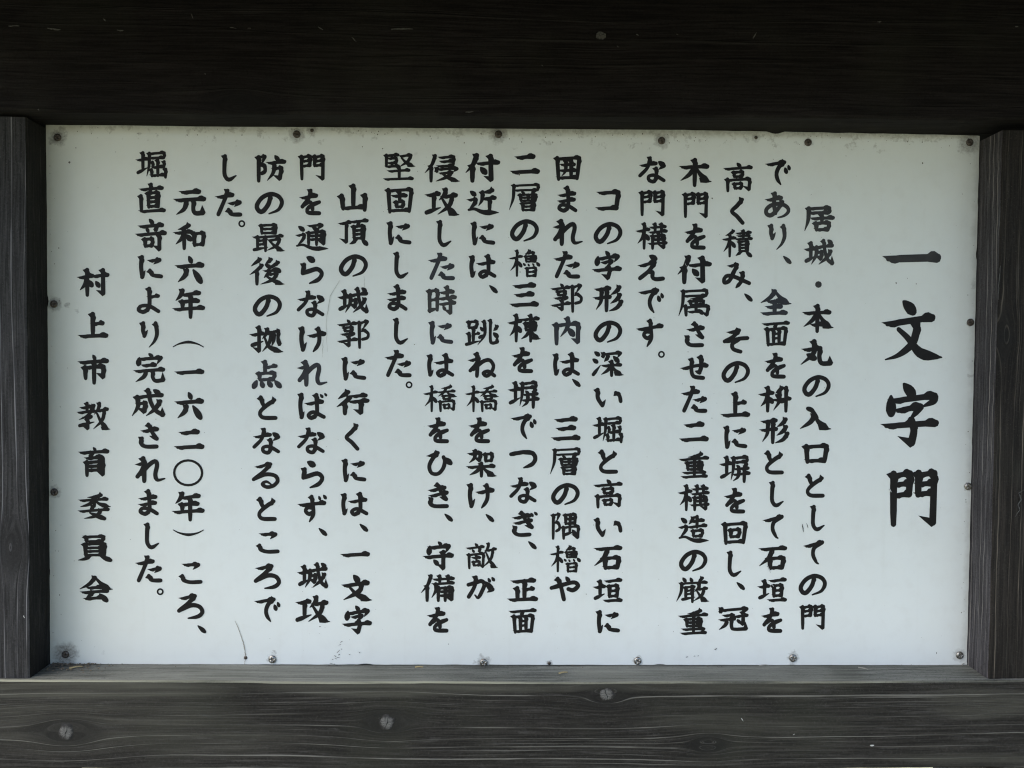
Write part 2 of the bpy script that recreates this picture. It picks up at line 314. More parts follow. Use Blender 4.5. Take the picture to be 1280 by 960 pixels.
# the white board: sheet metal with a slightly ragged cut edge
def board():
    BX, BT, BB, th = .4510, .2607, -.2604, .0030
    out = []
    def edge(a, b, n, f):
        for i in range(n): out.append(f(a+(b-a)*i/n))
    j = lambda s, k_: (noise.noise(Vector((s*60, k_, 0)))*.0005 + max(0, noise.noise(Vector((s*38, k_, 7)))-.38)*.006)
    zt = lambda x: .2612+.0000*x
    edge(-BX, BX, 300, lambda x: (x, zt(x)-j(x, 1)+.0016*(1-(x/BX)**2)))
    edge(BT, BB, 160, lambda z: (BX-.0010-j(z, 2), z))
    edge(BX, -BX, 300, lambda x: (x, BB+j(x, 3)*.7-.0003*(1-(x/BX)**2)))
    edge(BB, BT, 160, lambda z: (-BX+j(z, 4), z))
    n = len(out)
    V = [(x, 0, z) for x, z in out] + [(x, th, z) for x, z in out]
    F = [tuple(range(n))[::-1], tuple(range(n, 2*n))] + [(i, (i+1)%n, n+(i+1)%n, n+i) for i in range(n)]
    me = mesh('sign_board', V, F); me.materials.append(m_board); me.materials.append(m_edge)
    bm = bmesh.new(); bm.from_mesh(me); bmesh.ops.recalc_face_normals(bm, faces=bm.faces); bm.to_mesh(me); bm.free()
    for p in me.polygons: p.material_index = 0 if p.normal.y < -.9 else 1
    return part('sign_board', me, label='white board with black brush lettering in vertical columns')
brd = board()

# ---------------- fixings ----------------
def screw_mesh(name, r, h, mat, cross=True, nseg=28, nr=9):
    V = [(0, 0, 0)]; F = []
    for i in range(1, nr+1):
        rr = r*i/nr
        for k_ in range(nseg):
            a = 2*math.pi*k_/nseg; V.append((rr*math.cos(a), 0, rr*math.sin(a)))
    def hgt(x, z):
        q = math.hypot(x, z)/r; y = h*math.sqrt(max(0, 1-q*q*.96))
        if cross and math.hypot(x, z) < r*.56:
            t = min(abs(x), abs(z)); y -= h*.75*max(0, 1-(t/(r*.17))**2)*(1-q*.8)
        return -y
    V = [(x, hgt(x, z), z) for x, y, z in V]
    F += [(0, 1+(k_+1)%nseg, 1+k_) for k_ in range(nseg)]
    for i in range(nr-1):
        for k_ in range(nseg):
            a = 1+i*nseg+k_; b = 1+i*nseg+(k_+1)%nseg; F.append((a, b, b+nseg, a+nseg))
    base = 1+(nr-1)*nseg; n0 = len(V)
    V += [(x, 0.0005, z) for x, y, z in V[base:base+nseg]]
    F += [(base+k_, base+(k_+1)%nseg, n0+(k_+1)%nseg, n0+k_) for k_ in range(nseg)]
    me = mesh(name, V, F, mat, True)
    bm = bmesh.new(); bm.from_mesh(me); bmesh.ops.recalc_face_normals(bm, faces=bm.faces)
    for f_ in bm.faces:
        if f_.index == 0 and f_.normal.y > 0: bmesh.ops.reverse_faces(bm, faces=bm.faces); break
    bm.to_mesh(me); bm.free(); return me
s1 = screw_mesh('screw', .0038, .0021, m_steel); s2 = screw_mesh('screw', .0036, .0019, m_rust); s3 = screw_mesh('nail', .0017, .0008, m_rust, False, 14, 4)
for x, z, kd, dr, ds, rusty in FIX:
    me = s3 if kd == 'n' else (s2 if rusty else s1)
    o = bpy.data.objects.new('nail' if kd == 'n' else 'screw', me); link(o, brd); o.location = (x, -.0001, z); o.rotation_euler = (0, rnd.uniform(0, 3), 0)

# ---------------- knots on the rail and posts ----------------
def knot(parent, x, y, z, rx, rz, seed, mat):
    """a bare knot, standing a hair proud of the worn face, with its drying split"""
    n = 26; V = [(0, -.0003, 0)]; F = []
    for q in (.45, .8, 1.0):
        for k_ in range(n):
            a = 2*math.pi*k_/n; w = 1+.40*noise.noise(Vector((math.cos(a)*1.5, math.sin(a)*1.5, seed)))
            V.append((rx*q*w*math.cos(a), -.0002 if q < .9 else .0006, rz*q*w*math.sin(a)))
    F += [(0, 1+(k_+1)%n, 1+k_) for k_ in range(n)]
    for i in range(2):
        for k_ in range(n): a = 1+i*n+k_; b = 1+i*n+(k_+1)%n; F.append((a, b, b+n, a+n))
    o = bpy.data.objects.new('knot', mesh('knot', V, F, mat, True)); link(o, parent); o.location = (x, y, z)
    ob = parent
    V = []; m_ = 7
    for i in range(m_):
        t = i/(m_-1)*2-1; wd = .00035*(1-abs(t))*(1+.5*math.sin(i*2.1+seed))+.00006
        cx_ = t*rx*.22*math.sin(seed)+.0006*math.sin(i*1.7+seed); cz = t*rz*.72
        V += [(x+cx_-wd, y-.0005, z+cz), (x+cx_+wd, y-.0005, z+cz)]
    sp = bpy.data.objects.new('knot_split', mesh('knot_split', V, [(2*i, 2*i+1, 2*i+3, 2*i+2) for i in range(m_-1)], m_split)); link(sp, parent)
knot(orail, -.4142, -.0404, -.3087, .0070, .0088, 1.0, m_knot)
knot(orail, -.1185, -.0404, -.2997, .0070, .0072, 2.2, m_knot)
knot(orail, .0858, -.0404, -.2733, .0076, .0070, 4.0, m_knot)

# ---------------- lettering ----------------
# ---- lettering: every character drawn as brush strokes on a 0..100 grid (x right, y down) ----
# h horizontal, v vertical, V vertical with left hook, p left sweep, n right sweep, d dot,
# k flick (tapers), J bend ending in an upward hook, c plain curve, t curve with tapering end,
# r rising stroke, o ring (cx,cy,r,thickness), @name:x0,y0,x1,y1 a component squeezed into a box
PARTS = {
'土l': 'v50,0,50,82 h0,36,98,28 r0,94,96,70',
'木l': 'h0,32,98,22 v56,0,56,100 p54,34,38,58,0,80 d64,42,92,62',
'木': 'h4,30,96,24 v50,0,50,100 p48,30,30,58,0,82 n54,30,74,62,100,84',
'口': 'v8,8,14,98 h8,12,94,6 v93,8,85,94 h14,92,86,89',
'日': 'v8,8,12,100 h8,8,92,4 v91,6,89,98 h12,50,88,48 h12,94,88,92',
'目': 'v8,6,12,100 h8,6,92,3 v91,5,89,98 h12,36,88,34 h12,64,88,62 h12,94,88,92',
'田': 'v6,6,12,100 h6,8,92,4 v92,6,88,98 h12,50,88,48 h12,94,88,92 v50,6,50,94',
'亻': 'p92,0,62,36,0,68 v56,40,56,100',
'攵': 'p42,0,34,20,6,42 h26,30,98,21 p76,28,60,64,0,98 n24,38,56,74,100,98',
'宀': 'd46,0,58,22 d12,36,8,92 h14,48,90,34 k90,34,76,88',
'尸': 'h14,8,92,3 v92,5,90,24 h16,26,88,23 p14,6,12,56,0,100',
'阝l': 'h12,8,78,2 k78,4,50,32 c48,32,80,46,80,62,50,70 v14,6,14,100',
'禾': 'p82,2,46,14,14,20 h0,36,98,28 v52,16,52,100 p50,38,34,60,0,82 d62,42,92,62',
'辶': 'd6,4,22,18 h2,42,26,36 p26,40,20,58,2,82 n0,84,22,80,54,94,100,94',
'門': 'v6,6,8,98 h6,10,42,4 v42,6,40,44 h10,26,40,23 h10,46,42,42 v60,4,60,44 h60,8,95,3 V94,5,93,94 h60,25,92,22 h60,43,92,40',
'寸': 'h0,26,100,18 V68,0,68,92 d20,46,40,64',
'寸s': 'h0,20,100,12 V66,0,66,90 d16,48,36,68',
'可': 'h0,8,100,0 V80,4,80,90 @口:22,26,56,66',
'元': 'h20,8,82,2 h0,40,100,32 p36,40,28,74,0,98 J62,38,60,76,68,92,94,90',
'又': 'h6,12,90,4 p90,6,70,50,2,98 n20,24,50,68,100,96',
}
GL = {
'一': 'h0,52,100,46', '二': 'h18,14,82,4 h0,92,100,84', '三': 'h12,10,88,2 h18,50,82,42 h0,94,100,88',
'文': 'd40,0,58,22 h3,42,97,28 p72,40,58,66,0,98 n26,50,54,78,100,98',
'字': 'd42,0,54,14 d12,20,8,46 h14,28,90,16 k90,18,76,38 h32,42,66,34 k66,36,50,54 V54,54,58,72,52,94 h0,70,100,62',
'門': '@門:0,0,100,100',
'居': '@尸:0,0,94,100 h26,50,100,44 v60,32,60,62 @口:34,64,90,98',
'城': '@土l:0,12,34,88 h36,30,98,20 p38,28,36,62,20,96 h42,50,58,46 V58,46,55,72 J64,2,70,44,80,76,98,92 p92,44,76,70,48,96 d80,0,94,12',
'本': '@木:0,0,100,100 h32,76,68,72', '木': '@木:0,0,100,100',
'丸': 'h12,36,62,28 p42,0,40,50,0,96 J62,28,60,66,68,90,96,90 d20,54,44,70',
'入': 'c26,0,40,8,50,26,58,46 n52,30,66,66,100,98 p50,34,36,66,0,98',
'口': '@口:0,0,100,100',
'全': 'p50,0,32,28,0,50 n52,2,72,30,100,52 h28,46,70,42 h26,70,74,65 v50,44,50,92 h10,98,92,92',
'面': 'h0,8,100,0 p50,6,38,26 v12,26,18,100 h12,30,90,24 v90,26,84,96 v38,30,40,92 v62,28,62,92 h40,50,62,48 h40,70,62,68 h18,96,86,93',
'桝': '@木l:0,0,42,100 p72,2,50,24 d50,30,62,42 h46,54,100,46 p64,20,62,60,44,96 v86,0,86,100 d66,64,80,54',
'形': 'h4,12,54,4 h0,48,56,40 p22,10,20,60,2,94 v42,8,42,98 p92,0,78,18,58,32 p94,32,80,52,58,68 p100,60,82,86,52,100',
'石': 'h8,8,96,0 p48,6,34,48,0,86 @口:32,44,94,100',
'垣': '@土l:0,8,36,92 h42,10,98,2 @日:50,26,88,80 h38,99,100,95',
'高': 'd44,0,56,12 h0,22,100,14 @口:28,30,70,50 v8,58,10,100 h8,62,94,56 V94,58,92,92 @口:32,72,66,92',
'積': '@禾:0,0,42,100 h48,12,96,6 v70,0,70,32 h52,22,92,18 h44,34,100,30 @目:54,40,90,82 p62,82,44,98 d80,82,98,98',
'上': 'v46,0,46,90 h48,44,86,38 h0,98,100,92',
'塀': '@土l:0,4,36,88 @尸:34,0,96,94 d54,36,64,46 p90,32,78,44 h50,52,96,46 h46,74,100,66 p62,50,60,80,42,98 v82,48,82,100',
'回': '@口:0,0,100,100 @口:28,32,72,70',
'冠': 'p8,4,0,24 h6,12,96,2 k96,4,84,22 h18,36,50,32 h6,56,54,48 p26,54,22,76,0,98 J42,50,44,88,56,96,94,94 h56,40,98,32 V84,18,84,70 d64,52,72,66',
'付': '@亻:0,0,36,100 h38,34,100,26 V76,2,78,92 d46,48,60,68',
'属': '@尸:0,0,98,100 p80,26,60,34,36,36 @口:32,42,84,60 v56,36,56,84 v22,62,24,98 h22,68,96,62 V96,64,92,94 h34,86,70,82 d66,76,76,90',
'重': 'p76,0,52,10,26,14 h0,26,100,16 @日:18,34,84,68 v50,10,50,94 h12,82,90,78 h8,100,96,94',
'構': '@木l:0,0,40,100 h46,16,96,10 v60,0,60,32 v82,0,82,32 h44,36,100,28 v52,48,52,100 h52,50,92,46 V92,48,91,94 h52,64,92,62 v72,34,72,78 h42,82,100,76',
'造': '@辶:0,4,100,98 p50,6,42,20,34,30 h42,20,88,14 v64,0,64,42 h34,42,98,34 @口:46,52,88,78',
'厳': 'd20,0,28,14 d44,0,50,14 p84,0,70,16 h12,24,98,18 p16,22,14,60,0,98 h24,40,58,36 v30,40,30,84 v52,38,52,100 h32,54,50,52 h32,68,50,66 r20,90,60,80 @攵:56,28,100,98',
'コ': 'h4,10,94,2 v94,4,84,94 h0,96,88,90',
'深': 'd6,2,20,14 d0,32,14,44 r2,96,26,58 p38,8,32,26 h38,12,96,4 k96,6,86,24 p54,20,40,42 d72,20,88,40 h36,60,98,54 v66,40,66,100 p64,60,50,80,30,96 n68,60,80,80,100,96',
'堀': '@土l:0,4,34,88 @尸:30,0,96,96 v68,32,68,94 v50,40,52,60 h50,62,88,58 v90,38,88,62 v46,70,48,96 h46,94,92,90 v95,68,94,100',
'囲': '@口:0,0,100,100 h26,38,74,34 h22,62,78,58 p42,18,40,62,26,84 v62,16,62,86',
'郭': 'd26,0,34,10 h0,20,56,12 @口:14,26,46,42 h10,54,48,48 k48,50,34,62 V32,60,32,92 h0,80,58,70 h66,12,94,4 k94,6,78,34 c78,34,96,48,94,64,78,70 v66,8,68,100',
'内': 'v6,24,8,100 h6,28,94,20 V94,22,93,90 p52,0,50,36,24,72 d54,40,74,64',
'層': '@尸:0,0,98,100 d38,30,46,38 p80,26,68,36 @田:30,40,88,66 @日:38,72,82,102',
'隅': '@阝l:0,0,34,100 @日:46,2,90,42 v68,4,66,78 v42,54,44,100 h42,56,98,50 V98,52,96,94 r50,84,78,74 d76,66,86,82',
'櫓': '@木l:0,0,40,100 p66,0,50,18 h56,12,80,6 k80,8,72,20 @田:50,20,90,44 d44,50,50,58 d60,52,64,60 d76,50,80,58 d90,46,98,58 @日:54,66,90,102',
'棟': '@木l:0,0,40,100 h44,18,100,12 @日:52,28,94,58 v73,0,73,100 p70,58,58,78,40,92 n75,58,84,76,100,90',
'正': 'h12,10,92,2 v54,6,54,92 h54,48,88,42 v26,40,28,94 h0,98,100,92',
'近': '@辶:0,4,100,98 p86,2,70,8,50,12 p50,10,48,42,36,66 h52,38,96,32 v76,36,76,80',
'跳': '@口:4,4,36,32 v22,30,22,82 h22,56,40,52 v8,52,10,88 r0,96,42,82 p56,4,58,56,36,98 d44,28,52,40 r42,68,58,56 J76,0,76,74,82,90,98,86 p98,24,86,42 d86,50,98,64',
'橋': '@木l:0,0,40,100 p86,0,70,6,54,8 h44,24,98,18 p70,8,60,26,44,40 n72,22,82,32,100,40 @口:58,36,86,52 v50,60,52,100 h50,62,96,58 V96,60,95,92 @口:62,72,82,90',
'架': 'h4,14,46,8 V46,10,42,36 p26,0,22,28,2,48 @口:62,10,94,42 h0,66,100,60 v50,50,50,100 p48,64,30,82,4,96 n54,64,72,82,100,98',
'敵': 'd26,0,34,10 h0,20,56,12 d16,24,22,34 p44,22,38,34 v4,44,6,100 h4,46,56,40 V56,42,54,92 h18,58,44,56 v31,46,31,68 @口:18,72,44,90 @攵:54,0,100,98',
'が': '~t420,520,455,510,490,500,505,520,490,560,472,590,455,575 c460,478,452,530,422,585 d512,505,545,545 k548,545,520,560 d525,485,534,502 d545,480,556,496',
'侵': '@亻:0,0,34,100 h46,8,88,3 v88,4,86,38 h50,24,86,20 h42,42,86,38 p38,50,34,62 h40,54,98,48 k98,50,88,62 h48,70,84,64 p82,66,66,84,34,100 n52,68,72,86,100,98',
'攻': 'h4,24,42,16 v24,20,24,78 r0,90,46,70 @攵:38,0,100,98',
'時': 'v4,14,6,90 h4,16,34,12 v34,14,33,84 h6,48,32,46 r4,86,36,78 h48,22,92,16 v70,0,70,42 h42,44,100,36 h44,64,98,56 V82,44,82,92 d54,70,62,82',
'守': '@宀:4,0,96,44 h0,56,100,48 V66,36,66,92 d30,66,44,80',
'備': '@亻:0,0,32,100 h40,16,98,10 v56,0,56,26 v82,0,82,26 h38,34,98,28 p44,32,44,60,32,88 v52,46,52,100 h52,50,94,46 V94,48,93,94 h54,64,92,62 h54,80,92,78 v73,48,73,100',
'を': '~h462,442,545,425 c512,398,500,440,462,488 c465,482,500,462,518,475,522,502 c562,462,530,474,500,492,490,508,500,522,562,524',
'堅': 'v4,4,4,48 h4,6,46,2 h4,50,48,46 h12,18,40,15 v40,16,40,34 h12,36,40,33 v24,6,24,18 v24,34,24,48 h54,8,92,2 p92,4,80,28,50,50 n58,14,74,32,100,46 h14,68,86,62 v50,52,50,96 h0,100,98,95',
'固': '@口:0,0,100,100 h26,34,74,30 v50,16,50,52 @口:34,54,66,78',
'山': 'v50,0,50,88 v6,42,12,96 h12,94,92,88 v94,38,93,100',
'頂': 'h0,18,38,10 V22,14,22,88 h40,10,100,3 p70,8,62,24 @目:46,24,92,78 p58,80,46,92,34,98 d80,80,98,98',
'行': 'p36,0,4,32 p42,26,26,46,0,68 v26,54,26,100 h50,20,94,14 h44,46,100,38 V78,42,78,92',
'通': '@辶:0,4,100,98 h42,6,86,0 k86,2,66,20 d54,12,72,22 v40,30,40,80 h40,32,94,26 V94,28,92,72 h42,44,92,42 h42,58,92,56 v67,28,67,78',
'防': '@阝l:0,0,34,100 d64,0,76,16 h42,30,100,22 h60,52,88,46 V88,48,82,88 p62,28,58,66,36,98',
'最': '@日:20,0,82,34 h0,50,100,42 v12,46,12,92 v40,46,40,100 h14,62,38,60 h14,76,38,74 r0,96,48,86 h52,60,90,54 p90,56,78,80,46,98 n54,62,74,82,100,98',
'後': 'p32,0,4,28 p38,24,22,44,0,62 v22,48,22,100 p66,0,48,20 d48,22,62,30 p88,12,50,46 h48,48,84,42 d78,34,92,48 p62,50,44,74 h58,62,84,56 p84,58,70,82,34,100 n50,66,72,84,100,98',
'拠': 'h0,32,38,24 V24,0,24,92 r0,72,38,56 p54,8,48,28,36,46 h52,28,66,20 p68,22,60,62,36,96 n44,42,60,78,100,96 p76,20,76,50,68,76 h76,18,92,12 J92,14,91,52,96,66',
'点': 'v44,0,44,42 h46,24,84,16 @口:16,42,84,72 d14,74,3,99 d30,76,36,96 d54,76,66,94 d80,74,98,96',
'元': '@元:0,0,100,100',
'和': '@禾:0,0,56,100 @口:60,30,100,88',
'六': 'd44,0,54,20 h0,40,100,32 p36,54,26,76,0,98 d62,52,92,96',
'年': 'p26,0,18,20,2,38 h24,18,86,8 h22,42,82,38 v24,40,26,66 h0,72,100,64 v54,16,54,100',
'直': 'h6,20,92,12 v46,0,42,28 @目:30,28,80,82 v4,42,6,96 h4,98,100,92',
'竒': 'd42,0,54,12 h10,24,90,17 d30,26,38,38 p70,22,60,38 h0,50,100,42 V78,48,78,92 @口:22,60,56,86',
'完': '@宀:4,0,98,40 h28,42,70,38 h4,62,98,54 p38,60,30,80,2,98 J62,60,60,80,70,94,96,91',
'成': 'h14,28,94,18 p16,26,18,62,0,96 h18,52,42,48 V42,48,38,78 J50,0,58,44,74,76,96,92 p88,42,72,70,44,96 d68,0,84,12',
'村': '@木l:0,0,46,100 @寸:46,0,100,100',
'市': 'd46,0,54,14 h0,28,100,20 v16,44,18,84 h16,46,86,40 V86,42,84,76 v50,24,50,100',
'教': 'h10,18,44,12 v28,0,28,32 h0,36,54,28 p52,8,32,44,0,62 h18,54,42,50 k42,50,30,62 V30,60,30,92 r2,84,52,70 @攵:50,0,100,98',
'育': 'd46,0,54,10 h0,20,100,13 p44,20,28,38 h22,40,74,34 d66,26,82,44 v22,52,22,100 h22,54,82,50 V82,52,81,94 h24,68,80,66 h24,82,80,80',
'委': 'p74,0,50,8,26,10 h2,24,96,16 v50,8,50,48 p48,24,30,40,0,50 n54,24,70,38,100,48 h0,70,100,60 p46,48,32,76 d34,76,86,100 p74,64,56,88,14,100',
'員': '@口:20,0,80,24 @目:18,30,84,82 p36,82,24,94,4,100 d66,82,94,100',
'会': 'p50,0,32,28,0,50 n52,2,72,28,100,50 h28,46,72,42 h10,66,92,58 p44,64,20,92 h20,94,76,86 d66,72,88,100',
'〇': 'o50,50,46,9', '。': 'o50,50,36,28', '・': 'o50,50,25,50', '、': 'd0,0,100,100',
'（': 'l0,100,20,45,50,12,80,45,100,100', '）': 'l0,0,20,55,50,88,80,55,100,0',
'で': '~h865,97,962,82 t962,82,932,105,916,140,922,172,942,200 d966,112,975,136 d985,98,993,118',
'あ': '~h868,277,942,262 v906,240,902,300,912,348 t948,285,925,322,888,358,862,350,862,325,892,302,940,296,976,315,980,340,955,362,925,370',
'り': '~v878,405,876,440,884,465 k884,468,904,440 p952,405,960,455,945,495,912,528',
'く': '~c750,266,722,302,694,334,722,362,754,400',
'み': '~h692,607,732,597 c733,598,712,640,690,682,664,692,662,672,680,656,720,662,760,678,800,694 t765,640,756,684,728,718',
'そ': '~h690,57,742,42 c742,43,705,82,664,106 c664,106,700,100,740,90,786,86 c742,94,712,112,704,130,714,150,750,162',
'の': '~t726,216,716,262,685,302,662,300,652,272,680,232,726,212,770,224,788,256,768,294,718,315',
'に': '~v665,532,660,580,666,634 k666,636,684,602 h712,552,766,545 k768,546,734,568 c712,600,728,625,778,632',
'し': '~t898,806,894,860,896,908,920,932,962,910',
'た': '~h455,367,536,352 c508,330,490,380,456,456 h522,400,572,390 k574,392,545,414 c512,430,530,454,578,456',
'せ': '~h442,244,520,226,582,224 v545,176,548,228,538,262 k538,264,512,256 c492,190,490,250,505,286,560,294',
'さ': '~h482,47,556,32 c508,6,528,50,552,86 k552,86,515,72 c474,84,468,110,490,130,552,130',
'な': '~h246,110,322,94 c290,64,275,120,236,165 d336,86,362,106 k364,108,334,130 v322,122,325,166 c325,166,312,196,286,190,284,168,316,162,364,190',
'え': '~d290,558,322,574 h240,614,318,592 c320,593,285,640,236,680 c284,645,306,648,306,672,325,684,366,680',
'す': '~h222,44,356,22 t286,-6,292,50,294,90,270,134 c292,56,264,54,250,74,272,90,294,76',
'い': '~v12,340,14,390,38,432 k40,434,58,400 c116,356,138,374,146,408',
'と': '~v880,652,890,684,904,706 c960,666,912,698,876,735,892,764,966,766',
'ま': '~h872,257,956,242 h870,290,954,276 v912,210,918,260,920,318 c920,316,896,340,866,328,880,308,920,314,962,338',
'れ': '~v880,380,885,450,885,508 h852,416,892,402 c892,404,870,450,848,482 t866,468,908,420,944,396,956,418,946,470,958,500,998,492',
'は': '~v440,558,432,610,438,666 k438,668,455,640 h475,600,558,585 v525,550,528,620,526,652 c526,652,496,674,480,656,510,640,562,668',
'や': '~c832,542,900,522,955,510,976,530,950,554,924,548 d910,480,926,502 c866,488,885,540,900,606',
'つ': '~c625,667,690,655 t690,655,740,660,757,690,740,722,695,742',
'ぎ': '~h645,188,728,170 h650,218,735,198 c680,153,705,200,738,236 k738,238,700,228 c650,240,640,262,665,282,726,280 d732,158,742,174 d752,152,764,166',
'ね': '~v455,160,458,230,455,288 h420,200,468,186 c468,188,445,225,418,256 c436,250,485,206,525,196,548,228,535,266,510,286,492,270,520,260,554,284',
'け': '~v422,816,416,870,424,926 k425,930,445,892 h466,858,548,842 t512,815,518,870,510,905,484,940',
'ひ': '~h212,677,262,657 c264,658,230,694,212,735,226,772,264,776,294,745,304,705,296,682 d300,686,338,716',
'き': '~h225,852,305,832 h228,882,318,860 c260,813,285,860,312,896 k312,898,276,886 c230,898,220,920,245,938,318,938',
'ら': '~d492,568,524,584 v476,606,466,650 t468,650,500,640,545,628,570,650,552,682,505,702',
'ば': '~v455,374,448,430,455,494 k455,496,470,466 h488,425,572,410 v538,375,542,450,540,482 c540,482,510,500,494,485,522,468,580,494 d560,372,572,386 d584,366,594,378',
'ず': '~h447,122,584,108 t510,76,518,130,520,170,498,208 c518,136,490,132,476,152,496,168,520,156 d550,74,558,90 d577,68,590,84',
'る': '~h250,732,316,712 c318,714,285,752,230,800 t232,798,290,772,340,778,354,808,330,836,296,842,276,826,296,812,326,832',
'こ': '~h256,266,336,262 k340,264,308,290 c242,325,250,350,290,362,355,360',
'ろ': '~h250,437,322,420 c324,422,285,462,234,504 t236,502,300,474,346,480,364,510,340,535,285,545',
'よ': '~v590,720,592,780,590,822 c590,824,560,846,532,836,545,815,590,814,640,842 h592,766,640,758',
# the four heading characters, drawn larger
'文T': '~d455,165,590,280 h225,440,870,350 p650,430,640,540,580,680,400,810,210,868 n390,500,520,600,700,780,950,830',
'字T': '~d440,95,560,220 d262,245,268,450 h290,300,870,230 k870,250,850,300,690,370 h360,420,670,360 k670,370,600,450,520,530 V550,530,590,650,560,800 h200,605,895,560',
'一T': '~h272,484,470,478', '門T': '@門:0,0,100,100',
}
# ink size in photograph pixels (width, height); 1 px is about 0.776 mm on the board
SZ = {'default':(37,34.5),'一':(37.5,8.5),'二':(38,27),'三':(37.5,32),'文':(39,34),'字':(38,37),'門':(34.5,33.5),'居':(38.5,33.5),
'城':(39.5,33.5),'本':(41,37),'木':(42,36.5),'丸':(41.5,34),'入':(40,30),'口':(36,27),'全':(40,34),'面':(36,33),'桝':(43,35),
'形':(39,35),'垣':(38.5,32),'石':(37,32),'高':(37.5,37),'積':(39.5,36),'上':(38,33.5),'塀':(40.5,36),'回':(35,31),'冠':(39,32),'付':(43,37),
'属':(40,36),'重':(39,35.5),'構':(41,34.5),'造':(40,36),'厳':(42,35),'コ':(32.5,27.5),'深':(40.5,33.5),'堀':(40,34.5),'囲':(36,32.5),
'郭':(41,37),'内':(37.5,37),'層':(38.5,36),'隅':(38.5,35),'櫓':(40,35.5),'棟':(42.5,36.5),'正':(39.5,31.5),'近':(41,36),'跳':(43,34.5),
'橋':(43,35.5),'架':(39,36.5),'敵':(41,34.5),'侵':(44,35.5),'攻':(44,35.5),'時':(39.5,37.5),'守':(39.5,37),'備':(42.5,35.5),
'堅':(40.5,35),'固':(37,33.5),'山':(39,35),'頂':(38.5,34.5),'行':(41,33.5),'通':(41.5,35),'防':(39.5,35.5),'最':(41,36.5),
'後':(43.5,36),'拠':(42.5,35),'点':(37.5,37),'元':(41,34),'和':(41.5,35),'六':(37,35),'年':(41,38),'直':(35.5,38),'竒':(39.5,40.5),
'完':(40,37),'成':(41.5,36.5),'村':(40.5,36),'上w':(38,36),'市':(39,37.5),'教':(42,36),'育':(39,37.5),'委':(41.5,36),'員':(42.5,35),'会':(41.5,34.5),
'〇':(37.5,34),'。':(8.6,8.8),'・':(8.5,8.5),'、':(11,10.5),'（':(38.5,8.5),'）':(38.5,8.5),'が':(36,30.5),'を':(27.5,33),
'で':(33,33),'あ':(33,33.5),'り':(24.5,33),'く':(18.5,35),'み':(36.5,33),'そ':(33.5,33),'の':(36,28),'に':(31.5,30),'し':(19.5,34),
'た':(34,34.5),'せ':(36.5,32),'さ':(26,33),'な':(34.5,34),'え':(35,33.5),'す':(35,36),'い':(37,25),'と':(26,31),'ま':(26,34),'れ':(38,34),
'は':(35,31.5),'や':(38.5,32),'つ':(35.5,23.5),'ぎ':(33,33.5),'ね':(36,33),'け':(35.5,32.5),'ひ':(33.5,33),'き':(27,33),'ら':(29.5,35),
'ば':(37.5,34.5),'ず':(37,35),'る':(34.5,34.5),'こ':(30,28.5),'ろ':(34,33),'よ':(29,34),'て':(27,31.5),
'文T':(79,76),'字T':(75,82.5),'一T':(75,16.5),'門T':(67.5,75)}
GL['て'] = '~h1053,326,1158,302 t1158,302,1108,330,1098,370,1120,410,1134,420'
def _parse(spec, box=(0,0,100,100)):
    out = []
    if spec[0] == '~': spec = spec[1:]
    x0,y0,x1,y1 = box
    for tok in spec.split():
        if tok[0] == '@':
            nm, bb = tok[1:].split(':'); b = [float(v) for v in bb.split(',')]
            nb = (x0+(x1-x0)*b[0]/100, y0+(y1-y0)*b[1]/100, x0+(x1-x0)*b[2]/100, y0+(y1-y0)*b[3]/100)
            out += _parse(PARTS[nm], nb)
        else:
            v = [float(a) for a in tok[1:].split(',')]
            if tok[0] == 'o':
                out.append(('o', v)); continue
            out.append((tok[0], [(x0+(x1-x0)*v[i]/100, y0+(y1-y0)*v[i+1]/100) for i in range(0,len(v),2)]))
    return out
def _smooth(pts, n=5):
    if len(pts) < 3:
        (ax,ay),(bx,by) = pts; return [(ax+(bx-ax)*i/4, ay+(by-ay)*i/4) for i in range(5)]
    P = [(2*pts[0][0]-pts[1][0], 2*pts[0][1]-pts[1][1])] + list(pts) + [(2*pts[-1][0]-pts[-2][0], 2*pts[-1][1]-pts[-2][1])]
    out = []
    for i in range(1, len(P)-2):
        a,b,c,d = P[i-1],P[i],P[i+1],P[i+2]
        for k in range(n):
            t = k/n
            out.append(tuple(.5*((2*b[j])+(-a[j]+c[j])*t+(2*a[j]-5*b[j]+4*c[j]-d[j])*t*t+(-a[j]+3*b[j]-3*c[j]+d[j])*t**3) for j in (0,1)))
    out.append(pts[-1]); return out
def _hull(p):
    p = sorted(set((round(a,4),round(b,4)) for a,b in p))
    def half(q):
        h = []
        for s in q:
            while len(h)>1 and (h[-1][0]-h[-2][0])*(s[1]-h[-2][1])-(h[-1][1]-h[-2][1])*(s[0]-h[-2][0]) <= 1e-6: h.pop()
            h.append(s)
        return h
    a = half(p); b = half(p[::-1]); return a[:-1]+b[:-1]
def _lerp(tab, t):
    for i in range(len(tab)-1):
        if t <= tab[i+1][0]:
            a,b = tab[i],tab[i+1]; u = (t-a[0])/max(1e-9,b[0]-a[0]); return a[1]+(b[1]-a[1])*u
    return tab[-1][1]
NG = 10
